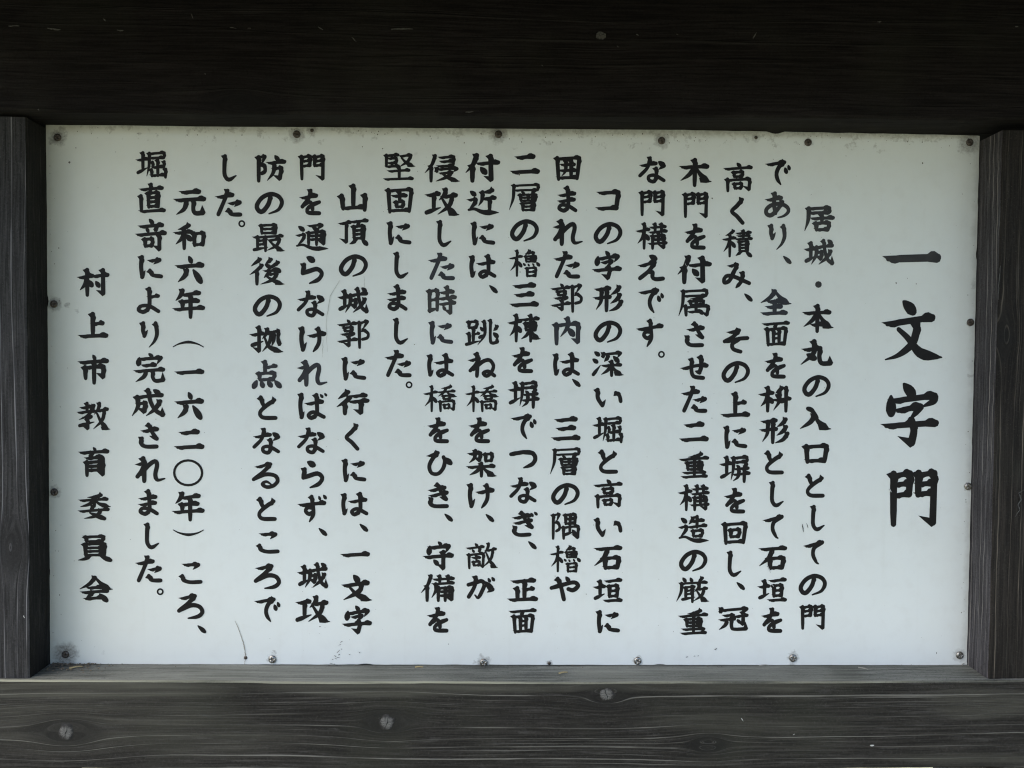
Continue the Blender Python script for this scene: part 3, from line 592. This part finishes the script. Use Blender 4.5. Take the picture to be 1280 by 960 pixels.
WF = {'侵':0.91,'郭':0.92,'教':0.93,'後':0.95,'会':0.93,'完':0.91,'城':0.95,'委':0.92,'成':0.97,'堀':0.92,'垣':0.94,'深':0.94,'点':0.97,'門':0.88,'な':0.88,'ね':0.92,'る':0.93,'あ':0.95,'は':0.94,'ば':0.93,'ま':0.94,'す':0.94,'ず':0.92,'み':0.96,'よ':0.92,'櫓':0.89,'層':0.91,'属':0.93,'積':0.93,'構':0.94,'最':0.92,'直':0.94,'員':0.94,'頂':0.92,'備':0.91,'厳':0.93,'囲':0.90,'回':0.92,'固':0.93,'堅':0.91,'造':0.92,'通':0.90,'面':0.91,'重':0.92,'高':0.94,'橋':0.93,'敵':0.91,'隅':0.91,'跳':0.92,'冠':0.92,'が':0.94,'ぎ':0.94,'で':0.99}
def _disc(c, r, ph=0.3): return [(c[0]+r*math.cos(ph+2*math.pi*k/NG), c[1]+r*math.sin(ph+2*math.pi*k/NG)) for k in range(NG)]
PROF = {'h':[(0,.30),(.1,.48),(.5,.47),(1,.5)], 'v':[(0,.62),(.2,.66),(.6,.62),(.9,.62),(1,.5)], 'V':[(0,.62),(.6,.62),(1,.66)],
 'p':[(0,.62),(.3,.66),(.6,.5),(1,.10)], 'n':[(0,.36),(.3,.5),(.75,.86),(1,.34)], 'd':[(0,.22),(.35,.6),(.7,.82),(1,.55)],
 'k':[(0,.62),(.4,.5),(1,.10)], 'J':[(0,.6),(.5,.55),(1,.62)], 'c':[(0,.5),(.15,.64),(.5,.54),(.85,.6),(1,.56)],
 't':[(0,.56),(.15,.64),(.5,.58),(.8,.56),(1,.2)], 'r':[(0,.6),(.25,.66),(1,.16)], 'l':[(0,.12),(.5,.42),(1,.12)]}
def glyph_polys(ch):
    """list of convex-ish polygons, px units, origin at the ink centre, y up"""
    W, H = SZ.get(ch, SZ['default'])
    spec = GL[ch]; st = _parse(spec)
    n = len(st); traced = spec[0] == '~'
    em = 37 if 'T' not in ch else 76
    if 'T' in ch: w = em*(.098 if ch == '門T' else .108)
    elif traced: w = em*.130
    else: w = em*max(.088, min(.138, .150-.0033*n))
    w *= WF.get(ch, 1)
    if ch in '、': w = 3.3
    if ch in '（）': w = 3.6
    if ch == '〇': return [_ringpart((0,0), W/2, H/2, 3.0, i) for i in range(24)]
    if ch == '。': return [_ringpart((0,0), W/2, H/2, 2.1, i) for i in range(24)]
    if ch == '・': return [_disc((0,0), W/2)]
    xs = [p[0] for k,ps in st for p in ps]; ys = [p[1] for k,ps in st for p in ps]
    if traced: x0,x1,y0,y1 = min(xs),max(xs),min(ys),max(ys)
    else: x0,x1,y0,y1 = 0,100,0,100
    m = .42*w
    if y1-y0 < 15 or len(ch)==1 and ch=='一': y0,y1,sy = y0,y1,0
    sx = (W-2*m)/(x1-x0); sy = (H-2*m)/(y1-y0)
    if ch in ('一','一T'): sy = sx
    cx,cy = (x0+x1)/2,(y0+y1)/2
    if ch == '一': cy = 49
    out = []
    for k,ps in st:
        ps = [((x-cx)*sx, -(y-cy)*sy) for x,y in ps]
        L = sum(math.dist(ps[i],ps[i+1]) for i in range(len(ps)-1)); ww = w
        if k in 'hv' and L < 3.2*w: ww = w*(.72+.28*L/(3.2*w))
        if k == 'd': ww = min(w*1.15, L*.62)
        q = _smooth(ps, 4 if len(ps)>3 else 5)
        S = [0]
        for i in range(len(q)-1): S.append(S[-1]+math.dist(q[i],q[i+1]))
        T = S[-1] or 1
        R = [_lerp(PROF[k], s/T)*ww for s in S]
        for i in range(len(q)-1):
            out.append(_hull(_disc(q[i],R[i])+_disc(q[i+1],R[i+1])))
        def fr(i,j):
            dx,dy = q[j][0]-q[i][0], q[j][1]-q[i][1]; l = math.hypot(dx,dy) or 1; return dx/l,dy/l
        if k == 'h':
            ux,uy = fr(0,1); nx,ny = -uy,ux; a = min(1, L/(4.2*w)); f = ww
            def P(o,s,n_,ux=ux,uy=uy,nx=nx,ny=ny): return (o[0]+ux*s*f+nx*n_*f, o[1]+uy*s*f+ny*n_*f)
            o = q[0]; out.append([P(o,-.95,.40),P(o,.55*a,-.5),P(o,1.2*a,-.62),P(o,1.9*a,-.47),P(o,1.9*a,.42)])
            ux,uy = fr(-2,-1); nx,ny = -uy,ux; o = q[-1]
            def P(o,s,n_,ux=ux,uy=uy,nx=nx,ny=ny): return (o[0]+ux*s*f+nx*n_*f, o[1]+uy*s*f+ny*n_*f)
            out.append([P(o,-1.9*a,.42),P(o,-1.2*a,.82),P(o,-.6*a,.84),P(o,.1,.45),P(o,.45,-.05),P(o,.3,-.5),P(o,-.2,-.68),P(o,-1.7*a,-.5)])
        if k in 'vVpcJt' and not (traced and k == 'c' and False):
            ux,uy = fr(0,1)
            if k in 'ct' and uy > -.5: continue
            nx,ny = -uy,ux   # direction down: normal points right
            o = q[0]; f = ww*(1 if k in 'vV' else .92)
            def P(s,n_): return (o[0]+ux*s*f+nx*n_*f, o[1]+uy*s*f+ny*n_*f)
            out.append([P(0,-1.32),P(.8,-.62),P(1.5,-.6),P(1.7,.62),P(.95,.86),P(.45,.72),P(-.1,.2),P(-.3,-.5)])
        if k == 'V':
            e = q[-1]; hl = min(2.6*ww, .26*em)
            tip = (e[0]-hl, e[1]+hl*.42)
            out.append([tip, (e[0]-.2*ww,e[1]-.85*ww), (e[0]+.45*ww,e[1]-.45*ww), (e[0]+.62*ww,e[1]+.7*ww), (e[0]-.6*ww,e[1]+.75*ww)])
        if k == 'J':
            e = q[-1]; hl = min(2.8*ww, .26*em)
            out.append([(e[0]-.15*ww,e[1]+hl), (e[0]-.8*ww,e[1]+.3*ww), (e[0]-.5*ww,e[1]-.6*ww), (e[0]+.3*ww,e[1]-.5*ww), (e[0]+.75*ww,e[1]+.1*ww)])
        if k == 'n':
            e = q[-1]; f = ww
            ux,uy = fr(-3,-1); b = q[-1]
            out.append([(b[0]-2.6*f,b[1]+.9*f),(b[0]-2.2*f,b[1]-.35*f),(b[0]-.6*f,b[1]-.42*f),(b[0]+.9*f,b[1]-.12*f),(b[0]+.7*f,b[1]+.1*f)])
    X = [p[0] for g in out for p in g]; Y = [p[1] for g in out for p in g]
    ax,bx,ay,by = min(X),max(X),min(Y),max(Y)
    fx = W/(bx-ax); fy = H/(by-ay)
    return [[((x-(ax+bx)/2)*fx, (y-(ay+by)/2)*fy) for x,y in g] for g in out]
def _ringpart(c, rx, ry, th, i, N=24):
    a,b = 2*math.pi*i/N, 2*math.pi*(i+1)/N
    return [(rx*math.cos(a),ry*math.sin(a)),(rx*math.cos(b),ry*math.sin(b)),((rx-th)*math.cos(b),(ry-th)*math.sin(b)),((rx-th)*math.cos(a),(ry-th)*math.sin(a))]
def glyph_mesh(ch, name, scale):
    from mathutils import Vector
    from mathutils.geometry import delaunay_2d_cdt
    V, F = [], []
    for g in glyph_polys(ch):
        area = sum(g[i][0]*g[(i+1)%len(g)][1]-g[(i+1)%len(g)][0]*g[i][1] for i in range(len(g)))
        if area < 0: g = g[::-1]
        b = len(V); V += [Vector((round(x,3),round(y,3))) for x,y in g]; F.append(list(range(b,b+len(g))))
    v,e,f,ov,oe,of = delaunay_2d_cdt(V, [], F, 0, 1e-4)
    f = [t for t,o in zip(f,of) if len(o)]
    me = bpy.data.meshes.new(name)
    me.from_pydata([(p.x*scale, 0, p.y*scale) for p in v], [], f)
    bm = bmesh.new(); bm.from_mesh(me)
    bmesh.ops.delete(bm, geom=[q for q in bm.verts if not q.link_faces], context='VERTS')
    bmesh.ops.dissolve_limit(bm, angle_limit=.02, verts=bm.verts, edges=bm.edges)
    for q in bm.faces:
        if q.normal.y > 0: q.normal_flip()
    bm.to_mesh(me); bm.free(); return me
# columns right to left: x of the column (mm), then character:offset across, height (mm from the board centre)
TEXT = [
(294.5, '居:-0.2,179.0 城:-0.2,146.4 ・:-0.2,114.8 本:-0.2,81.8 丸:-0.2,48.5 の:-0.2,15.6 入:-0.2,-16.2 口:-0.2,-50.5 と:-0.2,-82.4 し:2.9,-114.4 て:-0.2,-148.1 の:-0.2,-180.4 門:-0.2,-212.5'),
(254.1, 'で:-1.7,223.4 あ:-1.6,191.7 り:-1.5,160.7 、:9.2,138.3 全:-1.2,97.0 面:-1.1,66.6 を:-1.0,35.3 桝:-0.8,2.8 形:-0.7,-28.2 と:-0.6,-59.7 し:2.3,-90.9 て:-0.3,-122.9 石:-0.2,-153.8 垣:-0.1,-185.5 を:0.0,-215.8'),
(216.0, '高:-2.6,217.5 く:-2.4,185.4 積:-2.2,154.1 み:-2.1,123.0 、:9.8,101.4 そ:-1.7,59.5 の:-1.5,28.7 上:-1.3,-3.1 に:-1.1,-35.2 塀:-0.9,-66.2 を:-0.7,-97.5 回:-0.5,-129.4 し:-0.3,-160.0 、:6.9,-182.1 冠:0.0,-214.3'),
(174.0, '木:-2.1,221.9 門:-1.8,190.7 を:-1.5,160.1 付:-1.2,128.0 属:-0.9,96.2 さ:-0.6,65.2 せ:-0.3,33.1 た:-0.0,1.8 二:0.3,-30.0 重:0.6,-62.5 構:0.9,-94.8 造:1.2,-125.6 の:1.5,-157.0 厳:1.7,-185.5 重:2.0,-217.3'),
(131.6, 'な:-1.7,223.8 門:-1.6,192.0 構:-1.5,160.1 え:-1.4,129.2 で:-1.3,98.1 す:-2.0,66.2 。:9.8,45.3'),
(89.6, 'コ:-2.1,194.4 の:-1.8,162.4 字:-2.6,131.0 形:-1.1,99.3 の:-0.8,67.0 深:-0.4,35.8 い:-0.1,2.7 堀:0.2,-28.5 と:0.6,-59.9 高:0.9,-91.7 い:1.3,-124.4 石:1.6,-154.2 垣:1.9,-186.4 に:2.3,-217.7'),
(49.3, '囲:-1.7,224.6 ま:-1.6,194.7 れ:-0.7,162.6 た:-1.3,131.4 郭:-1.2,99.3 内:-1.0,67.4 は:-0.9,34.8 、:9.3,16.8 三:-0.6,-27.7 層:-0.5,-59.8 の:-0.3,-91.9 隅:-0.2,-123.4 櫓:-0.0,-155.7 や:0.1,-185.4'),
(7.9, '二:-1.4,228.0 層:-1.3,196.1 の:-1.2,164.1 櫓:-1.1,132.5 三:-1.0,102.0 棟:-0.8,69.8 を:-2.3,38.7 塀:-0.6,5.2 で:-0.5,-25.6 つ:-0.4,-58.0 な:-0.3,-88.6 ぎ:1.4,-121.3 、:9.3,-142.5 正:0.0,-186.3 面:0.1,-217.1'),
(-32.2, '付:-1.7,223.6 近:-1.6,192.1 に:-1.5,160.6 は:-1.5,129.0 、:9.4,107.0 跳:-1.3,65.2 ね:-1.3,33.7 橋:-1.2,1.3 を:-3.5,-29.9 架:-1.1,-62.2 け:-1.8,-94.0 、:7.6,-115.9 敵:-0.1,-153.0 が:-0.8,-184.0'),
(-73.4, '侵:0.5,222.7 攻:0.3,190.9 し:2.1,160.2 た:0.0,128.6 時:-0.1,96.1 に:-0.3,64.4 は:-0.5,32.9 橋:-0.6,1.1 を:-2.3,-30.2 ひ:-0.9,-62.2 き:-1.8,-93.8 、:8.6,-115.7 守:-1.4,-153.4 備:-1.5,-184.9 を:-1.7,-216.2'),
(-113.0, '堅:-1.5,223.6 固:-1.6,191.6 に:-1.6,160.0 し:0.3,129.3 ま:-2.9,98.0 し:0.2,65.6 た:-1.8,34.3 。:9.0,13.7'),
(-156.6, '山:-2.7,193.7 頂:-1.9,160.7 の:-1.6,128.5 城:-1.8,95.3 郭:-1.5,62.5 に:-1.1,28.8 行:-1.5,-3.5 く:-2.4,-37.2 に:-0.7,-70.0 は:-0.0,-102.8 、:9.3,-126.0 一:0.8,-151.9 文:2.3,-185.2 字:2.7,-216.7'),
(-197.2, '門:-1.3,222.3 を:-2.7,189.0 通:-1.0,155.7 ら:-0.9,123.8 な:-2.0,91.1 け:-0.6,57.1 れ:-0.5,24.2 ば:-0.4,-7.9 な:-1.5,-41.4 ら:-0.1,-74.1 ず:-0.4,-107.3 、:10.2,-130.3 城:0.3,-172.7 攻:0.4,-205.8'),
(-240.8, '防:2.9,220.6 の:1.9,187.4 最:0.9,154.5 後:-0.1,122.2 の:0.0,89.1 拠:-1.0,56.7 点:-0.5,22.7 と:-0.3,-9.5 な:-1.0,-42.0 る:-1.6,-75.1 と:-1.1,-107.9 こ:0.2,-140.7 ろ:-0.0,-173.7 で:-0.2,-205.9'),
(-273.6, 'し:-4.0,220.5 た:-4.3,187.4 。:8.4,167.4'),
(-315.1, '元:0.1,187.7 和:-0.1,155.1 六:-0.2,122.6 年:-1.2,90.3 （:-1.4,51.5 一:-0.7,24.7 六:-0.9,-8.4 二:-1.0,-40.6 〇:-2.0,-73.2 年:-2.1,-105.9 ）:-1.9,-131.7 こ:-0.1,-170.8 ろ:0.1,-203.2 、:10.8,-226.1'),
(-352.9, '堀:1.9,222.9 直:1.6,191.0 竒:0.9,155.5 に:0.2,124.9 よ:-1.6,93.1 り:-1.2,60.4 完:-1.1,28.0 成:-1.8,-5.2 さ:-2.1,-37.3 れ:-0.8,-70.3 ま:-2.7,-102.2 し:0.1,-134.8 た:-2.5,-167.0 。:8.5,-189.3'),
(-407.2, '村:0.0,109.8 上:-0.4,68.7 市:-0.4,26.0 教:-0.5,-18.7 育:-0.5,-63.3 委:-0.2,-106.0 員:0.4,-146.9 会:1.3,-186.7'),
(385.5, '一T:0.0,142.2'),
(387.7, '文T:-0.0,70.9'),
(387.1, '字T:0.0,-12.4'),
(391.3, '門T:0.0,-93.7'),
]

UNIT = .000778
cache = {}
FADED = {(0, 0): 1, (0, 1): 1, (0, 2): 1, (1, 1): 1, (1, 2): 1, (1, 3): 1, (1, 4): 2, (6, 5): 2, (9, 3): 2, (9, 4): 1, (9, 5): 2, (12, 6): 2, (13, 6): 2, (18, 0): 1}
for ci, (x0, items) in enumerate(TEXT):
    for ti, tok in enumerate(items.split()):
        c, rest = tok.split(':'); dx, z = (float(v)*.001 for v in rest.split(','))
        x = x0*.001+dx
        if c not in cache:
            cache[c] = glyph_mesh(c, 'character', UNIT); cache[c].materials.append(m_ink)
        o = bpy.data.objects.new('heading_character' if 'T' in c else 'character', cache[c]); link(o, brd)
        o.location = (x, -.0003, z)
        f_ = FADED.get((ci, ti))
        if f_:
            o.material_slots[0].link = 'OBJECT'; o.material_slots[0].material = m_ink2 if f_ == 1 else m_ink3

# ---------------- cracks, scratches, specks ----------------
def ribbon(name, pts, w, mat, y=-.0005, parent=brd, jit=.0003, n=10, kind=None):
    r_ = random.Random(len(pts)*7+int(pts[0][0]*9999)); P_ = []
    for i in range(len(pts)-1):
        for k_ in range(n):
            t = k_/n; P_.append((pts[i][0]+(pts[i+1][0]-pts[i][0])*t, pts[i][1]+(pts[i+1][1]-pts[i][1])*t))
    P_.append(pts[-1]); V = []
    for i, (x, z) in enumerate(P_):
        a = P_[max(0, i-1)]; b = P_[min(len(P_)-1, i+1)]; dx, dz = b[0]-a[0], b[1]-a[1]; l = math.hypot(dx, dz) or 1
        nx, nz = -dz/l, dx/l; t = i/(len(P_)-1); ww = w*(.35+.65*math.sin(math.pi*min(1, max(0, .08+t*.9))))*r_.uniform(.5, 1.1)
        ox, oz = nx*r_.uniform(-jit, jit), nz*r_.uniform(-jit, jit)
        V += [(x+ox+nx*ww/2, y, z+oz+nz*ww/2), (x+ox-nx*ww/2, y, z+oz-nz*ww/2)]
    o = bpy.data.objects.new(name, mesh(name, V, [(2*i, 2*i+1, 2*i+3, 2*i+2) for i in range(len(P_)-1)], mat)); link(o, parent, kind); return o
m_crack = plain('dirty_crack', (.27,.25,.21), .8); m_hair = plain('faint_crack', (.40,.41,.39), .8); m_black = plain('black_scuff', (.02,.02,.02), .8)
ribbon('crack', [(-0.2721, -0.2178), (-0.2674, -0.2288), (-0.2636, -0.2414), (-0.2616, -0.254), (-0.2636, -0.2619)], .0009, m_crack)
ribbon('crack', [(-0.1711, 0.1145), (-0.1803, 0.099), (-0.1841, 0.0758), (-0.1832, 0.0449)], .0005, m_hair)
ribbon('crack', [(-0.1871, 0.0564), (-0.1879, 0.0394)], .0005, m_hair)
ribbon('crack', [(-0.148, 0.1186), (-0.1472, 0.107)], .0005, m_hair)
ribbon('scratch', [(-0.1699, -0.2388), (-0.1675, -0.2373)], .0006, m_black, n=3)
ribbon('scratch', [(-0.1715, -0.2417), (-0.169, -0.2407)], .0006, m_black, n=3)
ribbon('scratch', [(-0.1693, -0.2452), (-0.168, -0.2452)], .0006, m_black, n=3)
ribbon('scratch', [(-0.1733, -0.2491), (-0.1702, -0.246)], .0006, m_black, n=3)
ribbon('scratch', [(-0.1719, -0.2512), (-0.1701, -0.2502)], .0006, m_black, n=3)
ribbon('scratch', [(-0.176, -0.2516), (-0.1738, -0.253)], .0006, m_black, n=3)
ribbon('scratch', [(-0.1753, -0.2543), (-0.173, -0.255)], .0006, m_black, n=3)
ribbon('scratch', [(-0.178, -0.2554), (-0.1765, -0.2555)], .0006, m_black, n=3)
ribbon('scratch', [(-0.1734, -0.2538), (-0.1702, -0.2539)], .0006, m_black, n=3)
ribbon('scratch', [(-0.1802, -0.2596), (-0.1773, -0.2592)], .0006, m_black, n=3)
ribbon('scratch', [(-0.1763, -0.2601), (-0.175, -0.2602)], .0006, m_black, n=3)
ribbon('scratch', [(-0.1824, -0.2607), (-0.1798, -0.2613)], .0006, m_black, n=3)
ribbon('scratch', [(-0.1615, -0.251), (-0.1602, -0.2503)], .0006, m_black, n=3)
ribbon('scratch', [(-0.1745, -0.2613), (-0.1722, -0.2622)], .0006, m_black, n=3)
ribbon('scratch', [(-0.1819, -0.2631), (-0.1787, -0.2636)], .0006, m_black, n=3)
ribbon('scratch', [(-0.1789, -0.2623), (-0.1755, -0.2628)], .0006, m_black, n=3)
ribbon('scratch', [(0.2826, -0.1204), (0.2843, -0.1283)], .0009, m_black, n=4)
ribbon('scratch', [(0.1694, -0.2526), (0.1718, -0.2522)], .0008, m_black, n=3)
ribbon('scratch', [(0.1773, -0.2518), (0.1789, -0.2518)], .0008, m_black, n=3)
ribbon('scratch', [(0.1813, -0.2518), (0.1821, -0.251)], .0008, m_black, n=3)
ribbon('scratch', [(0.4188, -0.2474), (0.4193, -0.2494)], .0008, m_black, n=3)
ribbon('scratch', [(0.1978, -0.2454), (0.2002, -0.2438)], .0008, m_black, n=3)
ribbon('scratch', [(-0.1515, -0.2483), (-0.1507, -0.2491)], .0008, m_black, n=3)
ribbon('scratch', [(0.2869, -0.1196), (0.2886, -0.1243)], .0008, m_black, n=3)
SPOTS = [(0.0334, 0.249, 0.001), (0.0744, 0.2549, 0.0008), (0.1887, 0.1971, 0.0009), (0.3942, 0.2337, 0.001), (-0.4288, 0.2239, 0.0012), (0.0028, 0.124, 0.0008), (-0.4226, 0.2376, 0.0006), (-0.3848, 0.2343, 0.0006), (-0.1913, -0.2026, 0.0006), (-0.1897, -0.2231, 0.0006), (-0.4269, -0.1594, 0.0005), (0.3708, 0.1169, 0.0009), (0.3906, 0.1163, 0.0008), (0.3818, 0.1216, 0.0006), (0.1674, 0.0479, 0.0006), (0.0012, 0.2179, 0.0012)]
m_nick = plain('bare_nick', (.45,.46,.46), .7)
ribbon('chip', [(0.3681, -0.0851), (0.3705, -0.0883)], .0016, m_nick, y=-.0006, n=3)
ribbon('chip', [(0.2488, -0.1601), (0.2521, -0.1689)], .0010, m_nick, y=-.0006, n=3)
ribbon('chip', [(0.1631, 0.1342), (0.1647, 0.1311)], .0006, m_nick, y=-.0006, n=3)
ribbon('chip', [(0.2539, -0.18), (0.2555, -0.1824)], .0007, m_nick, y=-.0006, n=3)
m_fleck = plain('pale_fleck', (.095,.092,.085), .9, 0, 700, (.02,.018,.018))
ribbon('pale_fleck', [(0.0689, 0.3338), (0.0777, 0.3335)], 0.0075, m_fleck, y=-.0441, parent=obeam, n=4)
ribbon('pale_fleck', [(-0.1169, 0.3366), (-0.0974, 0.3372)], 0.0018, m_fleck, y=-.0441, parent=obeam, n=4)
ribbon('pale_fleck', [(-0.4592, 0.334), (-0.4492, 0.3341)], 0.0016, m_fleck, y=-.0441, parent=obeam, n=4)
ribbon('pale_fleck', [(-0.4244, 0.3324), (-0.4123, 0.3312)], 0.0016, m_fleck, y=-.0441, parent=obeam, n=4)
ribbon('pale_fleck', [(-0.3624, 0.332), (-0.3567, 0.3313)], 0.0013, m_fleck, y=-.0441, parent=obeam, n=4)
ribbon('pale_fleck', [(-0.3745, 0.3417), (-0.3724, 0.3396)], 0.0012, m_fleck, y=-.0441, parent=obeam, n=4)
ribbon('pale_fleck', [(-0.1825, 0.3377), (-0.1782, 0.3349)], 0.0015, m_fleck, y=-.0441, parent=obeam, n=4)
ribbon('pale_fleck', [(-0.1523, 0.3289), (-0.1479, 0.3246)], 0.0009, m_fleck, y=-.0441, parent=obeam, n=4)
ribbon('pale_fleck', [(0.1054, 0.3358), (0.1076, 0.3344)], 0.0014, m_fleck, y=-.0441, parent=obeam, n=4)
ribbon('pale_fleck', [(0.2124, 0.3331), (0.2152, 0.339)], 0.0011, m_fleck, y=-.0441, parent=obeam, n=4)
ribbon('pale_fleck', [(0.3263, 0.3501), (0.33, 0.3502)], 0.0016, m_fleck, y=-.0441, parent=obeam, n=4)
ribbon('pale_fleck', [(0.4538, 0.3478), (0.4568, 0.3479)], 0.0014, m_fleck, y=-.0441, parent=obeam, n=4)
ribbon('pale_fleck', [(-0.4335, 0.2603), (-0.4321, 0.2597)], 0.0014, m_fleck, y=-.0441, parent=obeam, n=4)
ribbon('pale_fleck', [(-0.2846, 0.2943), (-0.2832, 0.2936)], 0.001, m_fleck, y=-.0441, parent=obeam, n=4)
ribbon('pale_fleck', [(-0.0491, 0.2629), (-0.0419, 0.2637)], 0.0013, m_fleck, y=-.0441, parent=obeam, n=4)
ribbon('pale_fleck', [(0.088, 0.3247), (0.0895, 0.3233)], 0.0009, m_fleck, y=-.0441, parent=obeam, n=4)
ribbon('pale_fleck', [(-0.2959, 0.3473), (-0.2945, 0.343)], 0.0007, m_fleck, y=-.0441, parent=obeam, n=4)
ribbon('pale_fleck', [(0.0196, 0.3064), (0.0211, 0.3057)], 0.0009, m_fleck, y=-.0441, parent=obeam, n=4)
ribbon('pale_fleck', [(0.1419, 0.3364), (0.1434, 0.3357)], 0.0009, m_fleck, y=-.0441, parent=obeam, n=4)
ribbon('pale_fleck', [(-0.2616, 0.3357), (-0.2558, 0.3351)], 0.0008, m_fleck, y=-.0441, parent=obeam, n=4)
ribbon('pale_fleck', [(-0.2458, 0.3352), (-0.2429, 0.3353)], 0.0008, m_fleck, y=-.0441, parent=obeam, n=4)
ribbon('pale_fleck', [(0.3348, -0.3213), (0.3386, -0.3213)], 0.0018, m_nick, y=-.0414, parent=orail, n=4)
ribbon('pale_fleck', [(0.2124, -0.295), (0.2147, -0.298)], 0.0007, m_nick, y=-.0414, parent=orail, n=4)
ribbon('pale_fleck', [(0.2618, -0.311), (0.2633, -0.3102)], 0.0006, m_nick, y=-.0414, parent=orail, n=4)
m_scar = plain('peeled_grey_scar', (.085,.084,.08), .8, 0, 500, (.03,.03,.03))
ribbon('scar', [(0.4776, -0.0795), (0.4731, -0.0825), (0.4755, -0.0886), (0.4726, -0.0939), (0.4743, -0.0984), (0.4699, -0.1052)], .0011, m_scar, y=-.0372, parent=opr, n=5)
ribbon('scar', [(0.4486, 0.1913), (0.4483, 0.1728), (0.4472, 0.1542)], .0010, m_scar, y=-.0372, parent=opr, n=5)
ribbon('scar', [(0.4501, 0.1304), (0.449, 0.1155), (0.4487, 0.0984)], .0010, m_scar, y=-.0372, parent=opr, n=5)
ribbon('pale_fleck', [(-0.4541, -0.201), (-0.4534, -0.2032)], .0012, m_nick, y=-.0372, parent=opl, n=4)
# scattered specks of dirt on the enamel: uncountable
V, F = [], []
def blob(x, z, r, y=-.0004, lst=None, k_=7):
    b = len(V); ph = rnd.uniform(0, 6); st = rnd.uniform(.4, 1)
    for i in range(k_):
        a = 2*math.pi*i/k_+ph; q = r*rnd.uniform(.6, 1.2); V.append((x+q*math.cos(a)*st, y, z+q*math.sin(a)))
    F.append(tuple(range(b, b+k_)))
for i in range(170):
    x = rnd.uniform(-.445, .445); z = rnd.uniform(-.255, .257)
    blob(x, z, rnd.choice((.00022, .0003, .0003, .0005)))
for i in range(90):
    x = rnd.uniform(-.445, .445); z = .259-abs(rnd.gauss(0, .007)); blob(x, z, rnd.uniform(.0003, .0008))
for i in range(45):
    x = rnd.choice((-1, 1))*(.448-abs(rnd.gauss(0, .005))); z = rnd.uniform(-.25, .25); blob(x, z, rnd.uniform(.0003, .0007))
for x, z, r_ in SPOTS: blob(x, z, r_, k_=9)
m_speck = plain('dirt_speck', (.12,.11,.095), .9)
link(bpy.data.objects.new('dirt_specks', mesh('dirt_specks', V, F, m_speck)), brd, 'stuff')

# ---------------- bits lying on the ledge ----------------
def straw(x, y, z, ln, rot, mat, label, cat, w=.0007):
    V = []; n = 6
    for i in range(n+1):
        t = i/n; q = w*(1-.5*t); px = (t-.5)*ln; pz = .0006*math.sin(t*3)
        for a in (0, 2.1, 4.2): V.append((px, q*math.cos(a), pz+q*math.sin(a)+w))
    F = [(i*3+k_, i*3+(k_+1)%3, (i+1)*3+(k_+1)%3, (i+1)*3+k_) for i in range(n) for k_ in range(3)]+[(0,2,1),(n*3,n*3+1,n*3+2)]
    o = bpy.data.objects.new('straw' if cat == 'straw' else 'twig', mesh('straw', V, F, mat)); link(o, None, None, label, cat)
    o.location = (x, y, z+HC); o.rotation_euler = (0, 0, rot)
m_straw = plain('dry_straw', (.42,.33,.17), .8, 0, 400, (.25,.2,.1)); m_twig = plain('grey_twig', (.30,.29,.25), .8)
zl = zr+.0015
LEDGE = [(0.0469, -0.0208, 0.009, 0.25, 1, 'short yellow straw lying on the ledge below the middle of the board', 'straw'), (-0.0921, -0.0073, 0.008, -0.1, 1, 'thin tan straw against the board foot below the left half', 'straw'), (0.3411, -0.0111, 0.009, -0.6, 0, 'small pale twig on the right half of the ledge', 'twig'), (0.4455, -0.0017, 0.006, 0.7, 0, 'tiny pale twig in the right corner of the ledge', 'twig'), (0.2466, -0.0022, 0.01, 0.1, 0, 'thin grey twig against the board foot under the right half', 'twig'), (-0.4197, -0.0122, 0.011, 0.4, 1, 'brown straw among the leaf crumbs in the left corner', 'straw')]
for (x, y, ln, rot, kk, lab, cat) in LEDGE:
    zz = zl-.0020*(1-(x/.5)**2)+.0004
    straw(x, y, zz, ln, rot, m_straw if kk else m_twig, lab, cat, .0010 if kk else .0006)
# crumbs of leaf and dirt gathered in the left corner and along the board's foot
V, F = [], []
for i in range(420):
    if i < 230: x = -.447+abs(rnd.gauss(0, .028)); y = -abs(rnd.gauss(0, .010))-.001
    else: x = rnd.uniform(-.44, .44); y = -abs(rnd.gauss(0, .002))-.001
    if y < -.036: continue
    s_ = rnd.uniform(.0004, .0016) if i < 230 else rnd.uniform(.0003, .0008); b = len(V); a0 = rnd.uniform(0, 6); z = zl-.0020*(1-(x/.5)**2)+.0003
    for k_ in range(4): a = a0+k_*1.57; V.append((x+s_*math.cos(a), y+s_*math.sin(a)*.6, z+HC+rnd.uniform(0, s_*.9)))
    V.append((x, y, z+HC+s_*.9)); F += [(b+k_, b+(k_+1)%4, b+4) for k_ in range(4)]
m_litter = plain('leaf_crumbs', (.16,.125,.085), .9, 0, 300, (.07,.06,.045))
link(bpy.data.objects.new('leaf_litter', mesh('leaf_litter', V, F, m_litter)), None, 'stuff', 'brown leaf crumbs and dirt gathered along the foot of the white board', 'debris')
